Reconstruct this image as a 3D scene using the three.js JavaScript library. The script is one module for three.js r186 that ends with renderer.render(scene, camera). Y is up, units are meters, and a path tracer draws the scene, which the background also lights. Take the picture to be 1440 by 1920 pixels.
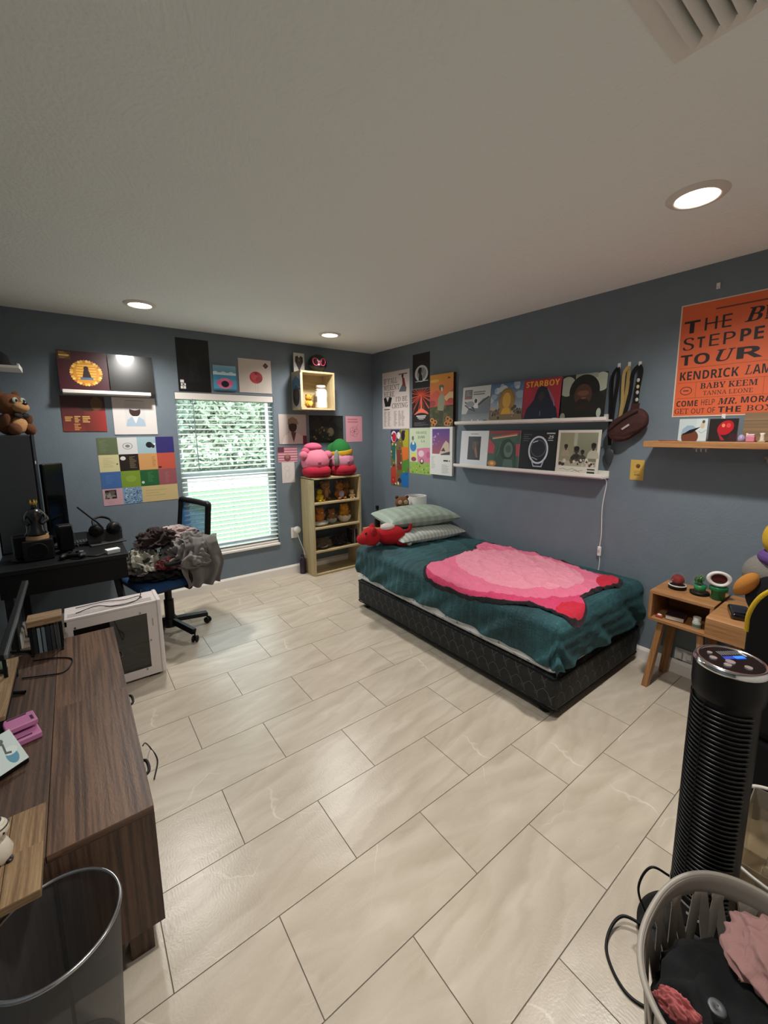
import * as THREE from 'three';
import { RoundedBoxGeometry } from 'three/addons/geometries/RoundedBoxGeometry.js';
import { mergeGeometries } from 'three/addons/utils/BufferGeometryUtils.js';
import { ImprovedNoise } from 'three/addons/math/ImprovedNoise.js';
import { RectAreaLightUniformsLib } from 'three/addons/lights/RectAreaLightUniformsLib.js';

// ---------- camera, sky, lamps, exposure ----------
const scene = new THREE.Scene();
const camera = new THREE.PerspectiveCamera(102.116, 1440 / 1920, 0.02, 200);
camera.position.set(-2.928, 1.532, 4.146);
camera.rotation.set(-0.14807, -0.64963, -0.0077, 'YXZ');
camera.setViewOffset(1440, 1920, -7.8, 34.9, 1440, 1920);
const renderer = new THREE.WebGLRenderer({ antialias: true });
renderer.toneMapping = THREE.LinearToneMapping;
renderer.toneMappingExposure = 1.72;
renderer.shadowMap.enabled = true;
renderer.shadowMap.type = THREE.PCFSoftShadowMap;
const SKY = new THREE.Color().setRGB(0.74, 0.93, 1.0);
scene.background = SKY;
scene.backgroundIntensity = 3.4;
RectAreaLightUniformsLib.init();
const LAMP_COLOR = new THREE.Color().setRGB(1.0, 0.975, 0.935);
const LAMP_POWER = 6.4;
const LAMP_SPOTS = [[-0.88, 3.47], [-2.446, 0.618], [-0.897, 0.585], [-2.446, 3.47]];

// ---------- helpers ----------
const taken = {};
function numbered(n) { const k = (taken[n] = (taken[n] ?? -1) + 1); return k ? n + '_' + String(k).padStart(3, '0') : n; }
function rng(s) { return () => { s |= 0; s = s + 0x6D2B79F5 | 0; let t = Math.imul(s ^ s >>> 15, 1 | s); t = t + Math.imul(t ^ t >>> 7, 61 | t) ^ t; return ((t ^ t >>> 14) >>> 0) / 4294967296; }; }
const PN = new ImprovedNoise();
const noise = (x, y, z = 0) => PN.noise(x, y, z);
const fbm = (x, y, z = 0, o = 4) => { let a = 0, f = 1, s = 0.5; for (let i = 0; i < o; i++) { a += s * PN.noise(x * f, y * f, z * f + i * 7.3); f *= 2.03; s *= 0.5; } return a; };
const clamp = (v, a, b) => Math.min(b, Math.max(a, v));
const smooth = (a, b, v) => { const t = clamp((v - a) / (b - a), 0, 1); return t * t * (3 - 2 * t); };
function tag(o, label, category, group) { o.userData.label = label; o.userData.category = category; if (group) o.userData.group = group; return o; }
function thing(name, label, category, pos = [0, 0, 0], ry = 0, group) {
  const o = new THREE.Group(); o.name = numbered(name); o.position.set(...pos); o.rotation.y = ry; scene.add(o);
  return tag(o, label, category, group);
}
function clean(g) { if (g.index) g = g.toNonIndexed(); for (const k of Object.keys(g.attributes)) if (!['position', 'normal', 'uv'].includes(k)) g.deleteAttribute(k); g.clearGroups(); return g; }
const merge = gs => Array.isArray(gs) ? (gs.length === 1 ? gs[0] : mergeGeometries(gs.map(clean))) : gs;
function part(parent, name, geo, mat, label) {
  const m = new THREE.Mesh(merge(geo), mat); m.name = parent === scene ? numbered(name) : name; m.castShadow = m.receiveShadow = true;
  if (label) m.userData.label = label;
  parent.add(m); return m;
}
function struct(name, geo, mat) { const m = part(scene, name, geo, mat); m.userData.kind = 'structure'; return m; }
const box = (w, h, d, x = 0, y = 0, z = 0, r = 0) => (r ? new RoundedBoxGeometry(w, h, d, 2, r) : new THREE.BoxGeometry(w, h, d)).translate(x, y, z);
const bb = (x0, x1, y0, y1, z0, z1, r = 0) => box(x1 - x0, y1 - y0, z1 - z0, (x0 + x1) / 2, (y0 + y1) / 2, (z0 + z1) / 2, r);
const cyl = (r0, r1, h, x = 0, y = 0, z = 0, n = 24) => new THREE.CylinderGeometry(r0, r1, h, n).translate(x, y, z);
const ell = (rx, ry, rz, x = 0, y = 0, z = 0, rot) => { const g = new THREE.SphereGeometry(1, 28, 20).scale(rx, ry, rz); if (rot) g.rotateX(rot[0]).rotateY(rot[1]).rotateZ(rot[2]); return g.translate(x, y, z); };
const lathe = (pts, n = 32) => new THREE.LatheGeometry(pts.map(p => new THREE.Vector2(p[0], p[1])), n);
const V = (x, y, z) => new THREE.Vector3(x, y, z);
const dense = (pts, n = 14) => pts.flatMap((p, i) => { const q = pts[(i + 1) % pts.length]; return Array.from({ length: n }, (_, k) => p.map((v, j) => v + (q[j] - v) * k / n)); });
const tube = (pts, r, n = 24, rs = 7, closed = false) => new THREE.TubeGeometry(new THREE.CatmullRomCurve3(pts.map(p => V(...p)), closed, 'centripetal'), n, r, rs, closed);
function bar(a, b, w, d = w, round) { // straight bar from a to b
  const A = V(...a), B = V(...b), L = A.distanceTo(B), g = round ? new THREE.CylinderGeometry(w, d, L, 12) : new THREE.BoxGeometry(w, L, d);
  g.applyQuaternion(new THREE.Quaternion().setFromUnitVectors(V(0, 1, 0), B.clone().sub(A).normalize())); const c = A.add(B).multiplyScalar(0.5); return g.translate(c.x, c.y, c.z);
}
function uvm(g, grain = 'x', s = 1, ox = 0, oy = 0) { // uv in metres, u along the grain
  if (g.index) g = g.toNonIndexed();
  const p = g.attributes.position, n = g.attributes.normal, uv = new Float32Array(p.count * 2);
  for (let i = 0; i < p.count; i++) {
    const q = { x: p.getX(i), y: p.getY(i), z: p.getZ(i) }, a = [['x', Math.abs(n.getX(i))], ['y', Math.abs(n.getY(i))], ['z', Math.abs(n.getZ(i))]].sort((A, B) => B[1] - A[1])[0][0];
    let r = ['x', 'y', 'z'].filter(k => k !== a); if (r[1] === grain) r = [r[1], r[0]];
    uv[2 * i] = q[r[0]] * s + ox; uv[2 * i + 1] = q[r[1]] * s + oy;
  }
  g.setAttribute('uv', new THREE.BufferAttribute(uv, 2)); return g;
}
function gridGeo(nu, nv, f, flip) { // f(u, v) -> [x, y, z]
  const pos = [], uv = [], idx = [];
  for (let j = 0; j <= nv; j++) for (let i = 0; i <= nu; i++) { pos.push(...f(i / nu, j / nv)); uv.push(i / nu, j / nv); }
  for (let j = 0; j < nv; j++) for (let i = 0; i < nu; i++) { const a = j * (nu + 1) + i, b = a + 1, c = a + nu + 1, d = c + 1; flip ? idx.push(a, c, b, b, c, d) : idx.push(a, b, c, b, d, c); }
  const g = new THREE.BufferGeometry(); g.setAttribute('position', new THREE.Float32BufferAttribute(pos, 3)); g.setAttribute('uv', new THREE.Float32BufferAttribute(uv, 2)); g.setIndex(idx); g.computeVertexNormals(); return g;
}
function shell(nu, nv, f, t) { // closed sheet: two faces t apart along the normal, and the rims
  const g = gridGeo(nu, nv, f), p = g.attributes.position, n = g.attributes.normal, N = p.count;
  const back = g.clone(), q = back.attributes.position;
  for (let i = 0; i < N; i++) q.setXYZ(i, p.getX(i) - n.getX(i) * t, p.getY(i) - n.getY(i) * t, p.getZ(i) - n.getZ(i) * t);
  const pos = [...p.array, ...q.array], uv = [...g.attributes.uv.array, ...g.attributes.uv.array], idx = [...g.index.array];
  for (let k = 0; k < g.index.count; k += 3) idx.push(g.index.array[k] + N, g.index.array[k + 2] + N, g.index.array[k + 1] + N);
  const at = (i, j) => j * (nu + 1) + i, q4 = (a, b) => idx.push(a, a + N, b, b, a + N, b + N);
  for (let i = 0; i < nu; i++) { q4(at(i, 0), at(i + 1, 0)); q4(at(i + 1, nv), at(i, nv)); }
  for (let j = 0; j < nv; j++) { q4(at(0, j + 1), at(0, j)); q4(at(nu, j), at(nu, j + 1)); }
  const o = new THREE.BufferGeometry(); o.setAttribute('position', new THREE.Float32BufferAttribute(pos, 3)); o.setAttribute('uv', new THREE.Float32BufferAttribute(uv, 2)); o.setIndex(idx); o.computeVertexNormals(); return o;
}
function crumple(rx, ry, rz, seed, amp = 0.25, freq = 2.2) { // heap of cloth: ridged folds on a flattened dome
  const g = new THREE.SphereGeometry(1, 120, 72), p = g.attributes.position;
  for (let i = 0; i < p.count; i++) {
    const x = p.getX(i), y = p.getY(i), z = p.getZ(i);
    const w = fbm(x * 1.3 + seed, y * 1.3, z * 1.3, 2) * 1.5;
    const r = 1 - Math.abs(noise(x * freq + w + seed, y * freq * 0.7, z * freq + seed)) * 2, r2 = 1 - Math.abs(noise(x * freq * 2.3 + seed * 2, y * freq * 2 + w, z * freq * 2.3)) * 2;
    const k = 1 + amp * (r - 0.5) + amp * 0.45 * (r2 - 0.5) + amp * fbm(x * 1.1 + seed, y, z * 1.1 + 3, 2);
    p.setXYZ(i, x * k * rx, (y < 0 ? y * 0.35 : y) * k * ry, z * k * rz);
  }
  g.computeVertexNormals(); return g;
}
function pillowGeo(w, d, h, seed) {
  const f = s => (u, v) => { const a = 2 * u - 1, b = 2 * v - 1, k = Math.pow((1 - Math.pow(Math.abs(a), 2.6)) * (1 - Math.pow(Math.abs(b), 2.6)), 0.45), e = 1 - 0.06 * (a * a) * (1 - Math.abs(b)) , e2 = 1 - 0.08 * b * b * (1 - Math.abs(a));
    const wr = 0.10 * fbm(a * 2 + seed, b * 5, s, 3) + 0.10 * (1 - Math.abs(noise(a * 2.5 + seed, b * 6 + a * 2, 1)) * 2 - 0.5) * (1 - Math.abs(a * 0.2));
    return [a * w / 2 * e2, s * h / 2 * k * (1 + wr), b * d / 2 * e]; };
  return [gridGeo(56, 36, f(1), true), gridGeo(56, 36, f(-1), false)];
}
// ---------- textures ----------
const texOpt = (t, srgb) => { t.wrapS = t.wrapT = THREE.RepeatWrapping; t.magFilter = THREE.LinearFilter; t.minFilter = THREE.LinearMipmapLinearFilter; t.generateMipmaps = true; t.anisotropy = 8; if (srgb) t.colorSpace = THREE.SRGBColorSpace; t.needsUpdate = true; return t; };
function dataTex(w, h, f, srgb = true) { const d = new Uint8Array(w * h * 4); for (let y = 0; y < h; y++) for (let x = 0; x < w; x++) { const c = f(x / w, y / h, x, y), i = 4 * (y * w + x); d[i] = clamp(c[0], 0, 255); d[i + 1] = clamp(c[1], 0, 255); d[i + 2] = clamp(c[2], 0, 255); d[i + 3] = 255; } return texOpt(new THREE.DataTexture(d, w, h), srgb); }
function canvasTex(w, h, draw, srgb = true) { const c = document.createElement('canvas'); c.width = w; c.height = h; const x = c.getContext('2d'); draw(x, w, h); return texOpt(new THREE.CanvasTexture(c), srgb); }
const rep = (t, a, b) => { const c = t.clone(); c.repeat.set(a, b); c.needsUpdate = true; return c; };
const M = (color, roughness = 0.6, o = {}) => new THREE.MeshStandardMaterial({ color, roughness, ...o });
const P = (color, roughness = 0.6, o = {}) => new THREE.MeshPhysicalMaterial({ color, roughness, ...o });
const fineBump = dataTex(256, 256, (u, v) => { const n = 128 + 150 * fbm(Math.cos(u * 6.2832) * 5, Math.sin(u * 6.2832) * 5, Math.cos(v * 6.2832) * 5 + Math.sin(v * 6.2832) * 3.1, 4); return [n, n, n]; }, false);
const plasterBump = dataTex(512, 512, (u, v) => { const a = u * 6.2832, b = v * 6.2832, n = 120 + 210 * fbm(Math.cos(a) * 9 + Math.cos(b) * 4, Math.sin(a) * 9 + 3, Math.sin(b) * 9 + Math.cos(b) * 4, 3); return [n, n, n]; }, false);
const weaveBump = dataTex(64, 64, (u, v, x, y) => { const n = 90 + 80 * Math.abs(Math.sin(u * 50.265)) * ((Math.floor(v * 16) & 1) ? 1 : 0.5) + 60 * Math.abs(Math.sin(v * 50.265)); return [n, n, n]; }, false);
function woodTex(base, dark, seed, o = {}) { // grain along u, about one metre
  const { streak = 1, knots = 0.25, fine = 1 } = o;
  return dataTex(768, 384, (u, v) => {
    const w = 0.05 * fbm(u * 1.6 + seed, v * 3, seed, 3), y = v + w * knots;
    const ring = 0.5 + 0.5 * Math.sin((y * 26 + 5 * fbm(u * 0.9, y * 4, seed, 3)) * 3.1);
    const st = fbm(u * 3 + seed, y * 60, 2, 3) * 1.6 * streak, fi = noise(u * 30, v * 260, seed) * 0.35 * fine, big = fbm(u * 0.7, v * 5, seed + 9, 2) * 0.9;
    const t = clamp(0.35 + 0.28 * (ring - 0.5) + st + fi + big, 0, 1);
    return [0, 1, 2].map(k => base[k] + (dark[k] - base[k]) * t);
  });
}
const plushMat = (c, rough = 1) => P(c, rough, { bumpMap: rep(fineBump, 5, 5), bumpScale: 0.004, sheen: 0.35, sheenRoughness: 0.6, sheenColor: new THREE.Color(c) });
const clothMat = (c, o = {}) => M(c, 0.95, { bumpMap: rep(weaveBump, 8, 8), bumpScale: 0.0008, side: THREE.DoubleSide, ...o });
const blackPlastic = P('#070708', 0.48, { specularIntensity: 0.6 }), blackMatte = P('#0a0a0b', 0.85, { specularIntensity: 0.5 }), blackGloss = P('#040405', 0.1);
const whitePaint = M('#e6e0d8', 0.45), whitePlastic = M('#e2e0dc', 0.4), chrome = M('#c9c9cc', 0.16, { metalness: 1 }), steel = M('#8d9093', 0.35, { metalness: 1 });
// ---------- the room ----------
const XL = -3.36, ZB = 4.75, H = 2.44, T = 0.16;
const wallBase = '#4c535b';
const wallTex = dataTex(512, 512, (u, v) => { const a = u * 6.2832, b = v * 6.2832, n = fbm(Math.cos(a) * 1.5 + 4, Math.sin(a) * 1.5 + Math.cos(b) * 1.2, Math.sin(b) * 1.5, 4) * 5; return [109 + n, 121 + n, 130 + n]; });
const wallMat = M('#ffffff', 0.62, { map: wallTex, bumpMap: rep(plasterBump, 1.5, 1.5), bumpScale: 0.0007 });
const ceilMat = M('#ecf2ed', 0.95, { bumpMap: rep(plasterBump, 1.2, 1.2), bumpScale: 0.0025 });
const WX0 = -2.155, WX1 = -1.243, WY0 = 0.362, WY1 = 1.897;
struct('wall_north', [bb(XL - T, WX0, 0, H, -T, 0), bb(WX1, T, 0, H, -T, 0), bb(WX0, WX1, 0, WY0, -T, 0), bb(WX0, WX1, WY1, H, -T, 0)].map(g => uvm(g, 'x')), wallMat);
struct('wall_east', uvm(bb(0, T, 0, H, 0, ZB), 'z'), wallMat);
struct('wall_west', uvm(bb(XL - T, XL, 0, H, 0, ZB), 'z'), wallMat);
struct('wall_south', uvm(bb(XL - T, T, 0, H, ZB, ZB + T), 'x'), wallMat);
const VX0 = -2.006, VX1 = -1.674, VZ0 = 3.684, VZ1 = 4.026; // opening of the air vent
struct('ceiling', [bb(XL - T, T, H, H + 0.15, -T, VZ0), bb(XL - T, T, H, H + 0.15, VZ1, ZB + T), bb(XL - T, VX0, H, H + 0.15, VZ0, VZ1), bb(VX1, T, H, H + 0.15, VZ0, VZ1)].map(g => uvm(g, 'x')), ceilMat);
// floor: a grout bed and every tile of the running bond
const floorSlab = struct('floor', uvm(bb(XL - T, T, -0.12, -0.0022, -T, ZB + T), 'x'), M('#6a6157', 0.95, { bumpMap: rep(fineBump, 6, 6), bumpScale: 0.001 }));
const tileMats = [0, 1, 2, 3, 4].map(s => {
  const t = dataTex(768, 384, (u, v) => {
    const x = u * 2.0 + s * 11, y = v;
    const cloud = fbm(x * 1.1 + y * 0.6, y * 3.2 - x * 0.5, s, 4), band = fbm(x * 0.7, y * 6 + x * 1.6 + 1.5 * cloud, s + 5, 3), grit = noise(u * 330, v * 165, s) * 2.5 + noise(u * 90, v * 45, s + 2) * 2;
    const wv = 0.35 * fbm(x * 1.6, y * 1.6, s + 20, 4), ln = Math.abs(noise(x * 0.55 + y * 0.5 + wv, y * 1.5 - x * 0.55 + wv * 1.4, s * 3.7 + 0.4)), gate = smooth(0.02, 0.25, fbm(x * 0.8, y * 1.1, s + 40, 2) + 0.06);
    const vein = Math.max(0, 1 - ln / (0.012 + 0.01 * Math.abs(cloud))) * gate, k = cloud * 20 + band * 26 + grit;
    return [183 + k * 0.8 + vein * 22, 171 + k * 0.85 + vein * 24, 154 + k * 0.9 + vein * 26];
  });
  return M('#ffffff', 0.3, { map: t, bumpMap: rep(fineBump, 3, 1.5), bumpScale: 0.0004 });
});
{
  const PZ = 0.30169, PX = 0.60044, G = 0.0032, R = rng(7);
  for (let r = -2; r < 16; r++) {
    const z0 = Math.max(0.328 + r * PZ + G / 2, 0.002), z1 = Math.min(0.328 + (r + 1) * PZ - G / 2, ZB - 0.002); if (z1 - z0 < 0.01) continue;
    const off = ((3.434 - 0.4925 * r) % 1 + 1) % 1;
    for (let k = -1; k < 8; k++) {
      const a = -3.7435 + (k + off) * PX + G / 2, b = a + PX - G, x0 = Math.max(a, XL + 0.002), x1 = Math.min(b, -0.002); if (x1 - x0 < 0.01) continue;
      const g = box(x1 - x0, 0.008, z1 - z0), uv = g.attributes.uv, p = g.attributes.position, fl = R() < 0.5, fv = R() < 0.5, mi = Math.floor(R() * 5);
      for (let i = 0; i < uv.count; i++) { let u = (p.getX(i) + (x0 + x1) / 2 - a) / (b - a), v = 0.5 + p.getZ(i) / 0.2985; uv.setXY(i, fl ? 1 - u : u, fv ? 1 - v : v); }
      const m = part(floorSlab, 'tile', g, tileMats[mi]); m.position.set((x0 + x1) / 2, -0.004, (z0 + z1) / 2);
    }
  }
}
const skirt = [[0, 0], [0.013, 0], [0.013, 0.07], [0.008, 0.082], [0.004, 0.09], [0, 0.09]];
function skirting(name, L, pos, ry) { const s = new THREE.Shape(skirt.map(p => new THREE.Vector2(...p))); const g = new THREE.ExtrudeGeometry(s, { depth: L, bevelEnabled: false }); const m = struct(name, g, whitePaint); m.position.set(...pos); m.rotation.y = ry; return m; }
skirting('baseboard_north', -XL, [0, 0, 0.0005], -Math.PI / 2);
skirting('baseboard_east', ZB, [-0.0005, 0, ZB], Math.PI);
skirting('baseboard_west', ZB, [XL + 0.0005, 0, 0], 0);
// white closet doors behind the camera, which throw light back into the room
{
  const t = thing('sliding_closet', 'wide white sliding closet doors on the wall behind the camera', 'closet door', [-1.68, 0, ZB]);
  for (const [x, z] of [[-0.72, -0.03], [0.72, -0.06]]) { const d = part(t, 'door', box(1.46, 2.1, 0.025, x, 1.06, z, 0.004), whitePaint); part(d, 'handle', cyl(0.03, 0.03, 0.006, 0, 0, 0, 20).rotateX(Math.PI / 2).translate(x * 0.2, 1.0, z - 0.015), steel); }
  part(t, 'track', bb(-1.47, 1.47, 2.112, 2.16, -0.08, -0.001), whitePaint);
}
// ceiling lamps
const trimMat = M('#d9d4ca', 0.5);
LAMP_SPOTS.forEach(([x, z], i) => {
  const t = thing('ceiling_lamp', ['round recessed ceiling lamp nearest the air vent', 'round recessed ceiling lamp above the colour grid poster and maroon record', 'round recessed ceiling lamp above the wall box and pink plush toys', 'round recessed ceiling lamp overhead near the waste bin'][i], 'ceiling lamp', [x, H, z], 0, 'recessed ceiling lamps');
  part(t, 'trim_ring', lathe([[0.071, -0.004], [0.074, -0.012], [0.082, -0.0135], [0.096, -0.009], [0.105, -0.001], [0.105, 0.0]], 48), trimMat);
  part(t, 'diffuser', lathe([[0, -0.012], [0.04, -0.0115], [0.065, -0.009], [0.0735, -0.004], [0.0735, 0]], 40), M('#fff3e2', 0.6, { emissive: new THREE.Color().setRGB(1, 0.86, 0.7), emissiveIntensity: 9 }), 'glowing frosted lens');
  const l = new THREE.SpotLight(LAMP_COLOR, LAMP_POWER, 0, 1.32, 0.85, 2); l.position.set(x, H - 0.02, z); l.target.position.set(x, 0, z); l.castShadow = true; l.shadow.radius = 3.2; l.shadow.mapSize.set(1024, 1024); scene.add(l, l.target);
});
// air vent with projecting curved louvres
{
  const t = thing('air_vent', 'beige ceiling air vent with angled curved blades', 'air vent', [-1.84, H, 3.855]);
  const vm = M('#e4e2da', 0.55);
  part(t, 'frame', [bb(-0.2, 0.2, -0.008, 0, -0.21, -0.17), bb(-0.2, 0.2, -0.008, 0, 0.17, 0.21), bb(-0.2, -0.165, -0.008, 0, -0.17, 0.17), bb(0.165, 0.2, -0.008, 0, -0.17, 0.17)], vm);
  part(t, 'duct', [bb(-0.1655, 0.1655, 0.3, 0.31, -0.1705, 0.1705), bb(-0.1655, -0.163, 0, 0.3, -0.1705, 0.1705), bb(0.163, 0.1655, 0, 0.3, -0.1705, 0.1705), bb(-0.163, 0.163, 0, 0.3, -0.1705, -0.168), bb(-0.163, 0.163, 0, 0.3, 0.168, 0.1705)], M('#a9a9a6', 0.6), 'grey metal duct');
  for (let k = 0; k < 11; k++) {
    const z = -0.155 + k * 0.031, g = shell(6, 5, (u, v) => [-0.165 + 0.33 * u, -0.001 - 0.026 * Math.sin(v * 1.45), z - 0.022 * (1 - Math.cos(v * 1.45)) + 0.012], 0.0016);
    part(t, 'louvre', g, vm);
  }
}
// ---------- window, blind and the garden ----------
const win = new THREE.Group(); win.name = 'window_1'; win.userData.kind = 'structure'; scene.add(win);
const vinyl = M('#e3ecec', 0.4), MR = 1.125;
part(win, 'frame', [bb(WX0 + 0.001, WX0 + 0.035, WY0 + 0.001, WY1 - 0.001, -0.15, -0.075), bb(WX1 - 0.035, WX1 - 0.001, WY0 + 0.001, WY1 - 0.001, -0.15, -0.075), bb(WX0 + 0.001, WX1 - 0.001, WY1 - 0.036, WY1 - 0.001, -0.15, -0.075), bb(WX0 + 0.001, WX1 - 0.001, WY0 + 0.001, WY0 + 0.05, -0.15, -0.075)], vinyl);
part(win, 'sash', [bb(WX0 + 0.035, WX1 - 0.035, MR - 0.025, MR + 0.03, -0.14, -0.085), bb(WX0 + 0.035, WX0 + 0.065, WY0 + 0.05, MR, -0.115, -0.08), bb(WX1 - 0.065, WX1 - 0.035, WY0 + 0.05, MR, -0.115, -0.08), bb(WX0 + 0.035, WX1 - 0.035, WY0 + 0.05, WY0 + 0.085, -0.115, -0.08)], vinyl);
const paneMat = P('#ffffff', 0.02, { transmission: 1, thickness: 0, ior: 1.5 });
part(win, 'pane', bb(WX0 + 0.036, WX1 - 0.036, MR + 0.03, WY1 - 0.036, -0.126, -0.122), paneMat);
part(win, 'pane', bb(WX0 + 0.066, WX1 - 0.066, WY0 + 0.085, MR - 0.025, -0.101, -0.097), paneMat);
part(win, 'sill', bb(WX0 + 0.001, WX1 - 0.001, WY0 - 0.018, WY0 + 0.004, -0.072, 0.018, 0.004), whitePaint);
{
  const t = thing('window_blind', 'white horizontal slat blind lowered over the window', 'blind', [(WX0 + WX1) / 2, WY0, -0.042]);
  const w = WX1 - WX0 - 0.012, sm = M('#e4e8e4', 0.5);
  part(t, 'headrail', box(w, 0.045, 0.05, 0, 1.505, 0, 0.004), whitePaint);
  part(t, 'valance', box(WX1 - WX0 - 0.006, 0.06, 0.008, 0, 1.503, 0.034, 0.003), whitePaint);
  const slat = gridGeo(1, 6, (u, v) => [w * (u - 0.5), 0.003 * Math.sin(v * Math.PI), 0.05 * (v - 0.5)], true), sl = merge([clean(slat), clean(slat.clone().translate(0, -0.004, 0)), clean(box(w, 0.004, 0.0006, 0, -0.002, 0.0248)), clean(box(w, 0.004, 0.0006, 0, -0.002, -0.0248))]);
  const n = 33;
  for (let k = 0; k < n; k++) { const s = part(t, 'slat', sl, sm); s.position.y = 0.052 + k * (1.42 / (n - 1)); s.rotation.x = 0.13 + 0.03 * Math.sin(k * 2.1); }
  part(t, 'bottom_rail', box(w, 0.018, 0.05, 0, 0.018, 0, 0.004), whitePaint);
  for (const x of [-0.36, 0, 0.36]) part(t, 'ladder_cord', [bar([x, 0.02, 0.026], [x, 1.49, 0.026], 0.0012, 0.0012, true), bar([x, 0.02, -0.026], [x, 1.49, -0.026], 0.0012, 0.0012, true)], whitePlastic);
  part(t, 'tilt_wand', bar([-0.31, 1.48, 0.036], [-0.295, 0.82, 0.037], 0.004, 0.004, true), M('#7f8a8c', 0.4));
}
// outside
const lawnTex = dataTex(256, 256, (u, v) => { const n = fbm(u * 40, v * 40, 1, 3) * 60; return [98 + n, 126 + n, 84 + n * 0.8]; });
struct('lawn', new THREE.PlaneGeometry(80, 60).rotateX(-Math.PI / 2).translate(10, -0.25, -31), M('#ffffff', 1, { map: rep(lawnTex, 40, 30) }));
struct('road', bb(-40, 60, -0.25, -0.235, -15.5, -9.5), M('#b9bcbc', 0.9));
struct('driveway', bb(2.2, 5.2, -0.25, -0.238, -9.5, -3), M('#cfcfc8', 0.9));
{
  const R = rng(21), leaf = (n, rx, ry, rz, s) => { const q = [], pos = [], nor = []; for (let i = 0; i < n; i++) { let x, y, z; do { x = R() * 2 - 1; y = R() * 2 - 1; z = R() * 2 - 1; } while (x * x + y * y + z * z > 1); const a = V(R() - 0.5, R() - 0.5, R() - 0.5).normalize(), b = V(R() - 0.5, R() - 0.5, R() - 0.5).cross(a).normalize(), c = V(x * rx, y * ry, z * rz), e = s * (0.6 + R()); const p0 = c.clone().addScaledVector(a, e), p1 = c.clone().addScaledVector(b, e * 0.45), p2 = c.clone().addScaledVector(a, -e), p3 = c.clone().addScaledVector(b, -e * 0.45); for (const P_ of [p0, p1, p2, p0, p2, p3]) pos.push(P_.x, P_.y, P_.z); } const g = new THREE.BufferGeometry(); g.setAttribute('position', new THREE.Float32BufferAttribute(pos, 3)); g.setAttribute('uv', new THREE.Float32BufferAttribute(new Float32Array(pos.length / 3 * 2), 2)); g.computeVertexNormals(); return g; };
  const lm = ['#8c9a86', '#a3ad92', '#84937f'].map(c => M(c, 0.9, { side: THREE.DoubleSide })), bark = M('#6b5b49', 0.95);
  const spots = [[0.6, -20, 1.7, 'small tree beyond the road at the left behind the window'], [4.2, -20.2, 1.75, 'round green tree straight behind the window'], [7.9, -20, 1.7, 'tree beyond the road at the right behind the window'], [2.4, -25, 2.3, 'taller tree in the second row at the left'], [7.4, -25.4, 2.4, 'taller tree in the second row at the right']];
  spots.forEach(([x, z, r, label], i) => { const t = thing('garden_tree', label, 'tree', [x, -0.25, z], 0, 'trees across the road'); part(t, 'trunk', lathe([[0.2, 0], [0.13, 0.5], [0.1, 2.0], [0.03, 2.8]], 12), bark); part(t, 'crown', leaf(2600, r, r * 1.0, r, 0.2).translate(0, r + 0.9, 0), lm[i % 3]).userData.kind = 'stuff'; });
  const hd = thing('garden_hedge', 'long green hedge running across the far side of the road', 'hedge', [6, -0.25, -17]);
  part(hd, 'foliage', leaf(9000, 18, 0.9, 0.9, 0.17).translate(0, 0.8, 0), lm[1]).userData.kind = 'stuff';
  part(hd, 'stem', [0, 1, 2, 3, 4, 5, 6].map(k => cyl(0.05, 0.07, 1.0, -15 + k * 5, 0.5, 0, 8)), bark);
}
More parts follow.
